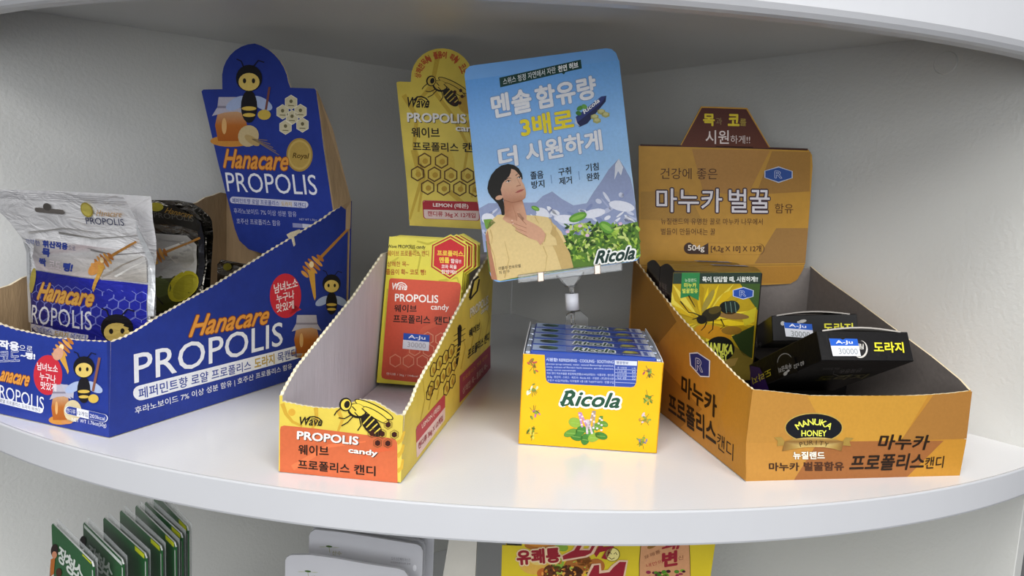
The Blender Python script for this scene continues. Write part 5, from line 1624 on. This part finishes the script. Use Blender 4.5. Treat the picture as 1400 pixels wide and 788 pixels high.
stk = Surf(sE.P(0, 0, .0009), sE.X, sE.Y)
so = panel('price_sticker', stk, [(1071.5, 441), (1110, 443.5), (1112.5, 463), (1074.5, 460.2)], .0002, [MATS['white_sticker_paper']] * 3, pB)
so['label'] = 'blue and white price sticker'
A = Art(stk)
A.poly([(1071.5, 441), (1110, 443.5), (1111, 451.8), (1073, 448.8)], '1f5ac0', 1)
A.text('A-Ju', (1079, 448.2), (1102, 450), (1078.8, 442.8), 'e9eefa', 3, .02)
A.text('30000', (1082, 460), (1108, 462), (1081, 452.4), '9aa0a4', 3, .01)
A.build(so)
A = Art(sS, base=.0003)
A.text('60 x', (1041, 467.5), (1031.2, 475), (1041.8, 474), '8a8886', 3, .01)
A.build(bB, INKG, 'printed_side')

for nm_, c_, an_ in (('black candy pack lying flat on the orange carton floor under the tilted one', V(.262, .655, .003), .02), ('black candy pack lying flat beneath the farther of the two stickered ones', V(.277, .7225, .0275), .0)):
    X_, Y_ = V(math.cos(an_), math.sin(an_), 0), V(-math.sin(an_), math.cos(an_), 0)
    Dq = c_ - X_ * .034 - Y_ * .052
    black_pack(Dq, Dq + X_ * .068, Dq + V(0, 0, .0215), Dq + Y_ * .104, nm_, 2)

# ------------------------------------------------------------------ things on the lower shelf
LZ = -.38
# green pouches in clear film, in a row
GRN = mat('deep_green_printed_film', '1d5a2c', .35, coat=.15, var=.08, bump=.05)
CLF = mat('clear_pouch_film', 'e4e8ea', .12, var=0, alpha=.28)
ZT = -.100
gp = [((70.3, 714.4), (127, 770.5)), ((113.4, 712.8), (167.8, 767.2)), ((141, 706.3), (199.5, 759)), ((163.7, 696.6), (220.6, 748.5)), ((184.9, 690), (239.8, 743.7)), ((197.8, 685.2), (248.5, 731.5)), ((210, 673.8), (256.7, 721.7))]
gl = ['nearest green pouch with white Korean lettering and a small figure, under the shelf at left', 'second green pouch with a white border, behind the nearest one', 'third green pouch in the row, with a yellow tab at its corner', 'middle green pouch of the row of seven, yellow corner tab', 'fifth green pouch from the front of the row at left', 'sixth green pouch, last but one in the row at left', 'rearmost green pouch of the row, under the shelf edge']
YT = 'c9d02c'
for k, (tl_, tr_) in enumerate(gp):
    a, b = onz(*tl_, ZT), onz(*tr_, ZT)
    X = (b - a); wdt = X.length; X.normalize()
    s_ = Surf(V(a.x, a.y, LZ), X, (0, 0, 1))
    hh = ZT - LZ
    p = thing('green_pouch', gl[k], 'pouch', V((a.x + b.x) / 2, (a.y + b.y) / 2, LZ), 'green pouches in a row on the lower shelf')
    card_ = panel('printed_sleeve', s_, [(0, .0008), (wdt, .0008), (wdt, hh - .003), (wdt - .003, hh), (.003, hh), (0, hh - .003)], .0012, [GRN, GRN, mat('white_film_edge', 'c9cdcb', .5)], p, px=False)
    bk = Surf(s_.P(0, 0, -.0035), X, (0, 0, 1))
    panel('clear_film', bk, [(.001, .0008), (wdt - .001, .0008), (wdt - .001, hh + .0025), (.002, hh + .0035)], .0003, [CLF] * 3, p, px=False)
    A = Art(s_)
    wd_ = .0022
    bc = 'c4cdc6' if k in (0, 1) else 'b4bdb6'
    def AQ(x0, x1, y0, y1, c, l): A.add([(x0, y0), (x1, y0), (x1, y1), (x0, y1)], [(0, 1, 2, 3)], c, l)
    AQ(wdt - wd_, wdt, .01, hh - .006, bc, 1)
    if k == 1: AQ(.003, wdt - .002, hh - .005, hh - .002, 'd4dad6', 1)
    elif k != 0: AQ(wdt - .022, wdt - .003, hh - .0045, hh - .0006, YT, 2)
    else: AQ(wdt - .022, wdt - .003, hh - .002, hh - .0006, YT, 2)
    if k == 0: AQ(0, wd_, .01, hh - .03, 'c4cdc6', 1)
    if k < 2:
        dx, dy = (0, 0) if k == 0 else (40.5, -2.5)
        WHT = 'd3dad4'
        A.text('장', (79 + dx, 766 + dy), (89 + dx, 776 + dy), (82 + dx, 746 + dy), WHT, 4, .035)
        A.text('청', (89 + dx, 778 + dy), (100 + dx, 789 + dy), (92 + dx, 756 + dy), WHT, 4, .035)
        A.text('소', (101 + dx, 784 + dy), (113 + dx, 796 + dy), (103 + dx, 767 + dy), WHT, 4, .035)
        if k == 0:
            A.ell((75, 753), 5, 9, '2a1c1a', 4, .1); A.ell((75, 759), 3.4, 5, 'c98a6a', 5)
            A.poly([(70, 765), (76, 762), (74, 785), (68, 790)], 'b5682a', 4)
            A.poly([(64.5, 775), (69, 776), (71, 800), (63, 800)], 'cfd0cc', 4)
            A.ell((81, 783), 4, 6, '4a2a1a', 5)
        else:
            A.ell((113.5, 742), 4.5, 9, '2a1c1a', 4, .1)
    A.build(card_)

# white sachets
SAC = mat('white_pearl_sachet_film', 'b9bac0', .32, coat=.4, var=.04, scale=14, bump=.2, bscale=30)
yS = [.585, .607, .618, .632]
WP = [[(390, 767), (392, 762.5), (397.6, 759.4), (425, 759.3), (460, 764), (500.7, 771.5), (545, 778), (552.7, 780.8), (558, 788)],
      [(422.7, 732.5), (425, 728), (431, 724.5), (465, 728), (506, 734.4), (540, 740), (569.4, 744.6), (575.5, 748), (578.3, 754)],
      [(428, 724), (430, 719.5), (434, 717.6), (450, 719), (465.4, 722.3), (510, 730), (570, 738), (579, 742), (581.5, 748.3)],
      [(437, 712), (439, 706), (500, 712), (560, 720), (590, 722), (594, 726)]]
sl_ = ['front white sachet with a cut corner, standing lowest under the shelf', 'second white sachet, behind and above the front one', 'third white sachet, only a rim showing behind the second', 'rearmost grey-white sachet with a small red mark']
for k in range(4):
    s_ = Surf(V(0, yS[k], LZ), (1, -.04, 0), (0, 0, 1))
    pl = [s_.uv(*p) for p in WP[k]]
    x0, x1 = pl[0][0], pl[-1][0] + (.003 if k == 0 else 0)
    p = thing('white_sachet', sl_[k], 'sachet', s_.P((x0 + x1) / 2, 0), 'white sachets standing on the lower shelf')
    bd = panel('film', s_, [(x0, .0008), (x1, .0008)] + pl[::-1], .0028, [SAC] * 3, p, px=False)
    A = Art(s_)
    if k in (0, 1):
        cx, cy = ((421, 783), (450, 749))[k]
        A.ell((cx, cy - 1.5), 4.5, 1.3, '3f5a26', 2, .1); A.ell((cx - 9, cy - 1), 5, .4, '9aa07a', 2); A.ell((cx + 9, cy), 5, .4, '9aa07a', 2)
        A.line([(cx, cy), (cx + 1, cy + 7)], .6, '8a8a4a', 2)
        A.text('산수', (cx + 4, cy + 10), (cx + 17, cy + 11), (cx + 4, cy + 4), '8f8a4e', 2)
    if k == 1:
        A.build(bd, None, 'printed_emblem')
        A = Art(s_)
        A.text('도시 스킨케어 마스크', (535, 766), (561, 768.5), (535, 761.5), '77777d', 2)
        A.text('우리피부연구소와 함께', (534, 770.5), (561, 773), (534, 767.6), '77777d', 2)
        A.ell((567, 777), 2.5, 4.5, 'd6d7dc', 2)
    if k == 3:
        A.text('모모', (509, 728), (523, 729), (509, 724), '2a4a4a', 2, .02); A.line([(523, 730), (544, 731)], 1.2, '5a5a60', 2)
        A.ell((552.5, 729), 4.8, 4, '7a2a34', 2, -.3); A.ell((552.8, 729), 2.6, 1.8, 'a8606a', 3, -.3)
    A.build(bd)
# open grey-white carton beside the sachets
yG = .64
sG = Surf(V(0, yG, LZ), (1, 0, 0), (0, 0, 1))
ga, gb = sG.uv(614, 720), sG.uv(595, 790)
gc = thing('grey_carton', 'pale grey carton with a slanted brown-edged opening, right of the white sachets', 'box', sG.P(gb[0] + .06, 0))
xl0 = sG.uv(614, 720)[0]; xb = sG.uv(595, 790)[0]
xr = sG.uv(652, 740)[0]
zt__ = sG.uv(614, 700)[1]
GCM = mat('pale_grey_carton_card', 'c4c1b8', .6, var=.04)
panel('front_panel', sG, [(xb - .02, .0008), (xr, .0008), (xr, zt__), (sG.uv(620, 700)[0], zt__)], .0015, [GCM, GIN, mat('brown_carton_edge', '6a4c34', .8)], gc, px=False)
for xx in (xr - .001,):
    sG2 = Surf(V(sG.P(xx, 0).x, yG + .0016, LZ), (0, 1, 0), (0, 0, 1))
    panel('side_panel', sG2, [(0, .0008), (.05, .0008), (.05, zt__), (0, zt__)], .0015, [GCM, GCM, GCM], gc, px=False)
# yellow food box
YB = mat('yellow_food_box_card', 'cdb81e', .4, coat=.25, var=.04)
yY = .60
sY = Surf(V(0, yY, LZ), (1, .02, 0), (0, 0, 1))
q0, q1 = sY.uv(685.6, 760), sY.uv(975, 750)
yt = sY.uv(700, 746.5)[1]; yt2 = sY.uv(845, 722)[1]
x0, x1 = sY.uv(686.4, 747.8)[0], sY.uv(977.4, 733)[0]
xs = sY.uv(713.5, 745)[0]
yb = thing('food_box', 'bright yellow food box with red Korean lettering and fried chicken picture, under the shelf', 'box', sY.P((x0 + x1) / 2, 0) + V(0, .03, 0))
xb0 = sY.uv(684.3, 788)[0]; xb1 = sY.uv(968.9, 788)[0]
yf = panel('front_panel', sY, [(xb0 + .006, .0008), (xb1 - .012, .0008), (x1 + .0015, yt2), (xs + .0005, yt2), (xs, yt), (x0, yt)], .001, [YB, CARDW, YB], yb, px=False)
for nm, aa in (('side_panel', x0 + .004), ('side_panel', x1 - .014)):
    s2 = Surf(sY.P(aa, 0, -.0012), (0, 1, 0), (0, 0, 1))
    panel(nm, s2, [(0, .0008), (.05, .0008), (.05, yt), (0, yt)], .001, [YB, CARDW, YB], yb, px=False)
s2 = Surf(sY.P(x1 - .016, 0, -.05), (-1, 0, 0), (0, 0, 1))
panel('back_panel', s2, [(0, .0008), (x1 - x0 - .02, .0008), (x1 - x0 - .02, yt), (0, yt)], .001, [YB, CARDW, YB], yb, px=False)
A = Art(sY)
MR_ = '8e1f2c'; PK = 'd9b79a'
r_ = random.Random(2)
A.ell((738, 746), 21, 7, 'a86a2a', 2, .0); A.ell((737, 743), 15, 5, 'c8842f', 3); A.ell((742, 737), 7, 5, '5f8a3a', 4); A.ell((735, 740), 6, 4, 'a8b84a', 3)
A.ell((731, 770), 22, 16, 'd0a548', 2)
for c, col, a, b in (((768, 748), '7fa03a', 9, 6), ((763, 770), '86a83c', 8, 10), ((790, 772), 'a0622a', 20, 12), ((797, 766), '8f5526', 10, 8), ((757, 782), '5a3018', 14, 10), ((782, 782), '4a2816', 16, 9), ((815, 774), 'a8652c', 12, 10), ((742, 784), 'b5622a', 8, 7), ((735, 765), 'd8bd6a', 12, 8)):
    A.ell(c, a, b, col, 3, r_.uniform(-.3, .3), 18)
for i in range(60):
    A.ell((r_.uniform(740, 808), r_.uniform(766, 790)), r_.uniform(1, 3.5), r_.uniform(.8, 2), r_.choice(['c27a30', '6a3a1a', '3f2212', 'd99a4a', '8f4a1c', 'a8b84a']), 5 + i % 3, r_.uniform(0, 3), 7)
A.text('유쾌통', (708, 772), (765.5, 768), (706.5, 753), MR_, 10, .05, 'ddc49e', .09)
A.poly([(779, 738), (800, 737), (792, 752), (806, 752), (813, 738), (818, 738), (808, 756), (800, 760), (770, 765), (769, 760), (785, 752), (792, 741), (778, 741)], MR_, 12)
A.poly([(776, 736), (803, 735), (797, 750), (804, 750), (811, 735), (822, 735), (812, 757), (802, 762), (769, 767.5), (766, 760), (782, 752), (787, 744), (776, 744)], PK, 11)
A.poly([(812, 757), (824, 737), (829, 737), (824, 748), (833, 747), (838, 737), (844, 738), (829, 765), (822, 763), (828, 753), (820, 755), (815, 762)], MR_, 12)
A.ell((837, 758), 10.3, 9.6, '3a3014', 11, 0, 24); A.ell((837, 758), 9.4, 8.8, 'e0d488', 12, 0, 24)
A.line([(831, 757), (833.5, 754.5), (836, 757.5)], 1, '3a3014', 13); A.line([(839, 757.5), (841.5, 755), (843.5, 758.5)], 1, '3a3014', 13); A.line([(832, 761.5), (836, 764.5), (840, 762.5)], 1, '3a3014', 13)
A.poly([(812, 773), (819, 772), (819, 784), (833, 782), (838, 776), (847, 768), (856, 768), (852, 788), (846, 800), (800, 800), (806, 784)], MR_, 12)
A.poly([(809, 771), (821, 770), (822, 780), (831, 779), (836, 773), (846, 765.5), (858.5, 766), (854, 790), (848, 803), (797, 803), (803, 784)], PK, 11)
lb = [(878, 733), (937, 732), (942, 742), (943, 760), (944, 800), (874, 800), (874, 770), (876, 745)]
A.poly(lb, 'c48f66', 6); A.ring(lb, .9, '5a4220', 7)
A.text('쾌', (904, 755), (927, 750), (909, 735), MR_, 9, .03); A.text('변', (906, 775), (925, 772), (906, 756), MR_, 9, .05)
A.text('유쾌통', (881, 765), (903, 756), (880, 760), '7a4a30', 9); A.text('내안의', (884, 776), (906, 770), (883, 771), 'a03030', 9); A.text('신', (927, 766), (934, 765), (927, 760), '7a4a30', 9)
A.ell((892, 746), 8, 3, '8a6026', 8, -.45)
for i in range(26):
    A.ell((r_.uniform(886, 935), r_.uniform(779, 790)), r_.uniform(2, 4), r_.uniform(1.5, 3), r_.choice(['5a1830', '3f1222', '6a9a2a', '4a7a24', '8a2a44']), 8 + i % 2, 0, 8)
A.build(yf)
print('objects', len(bpy.data.objects), 'tris', sum(len(m.polygons) for m in bpy.data.meshes))
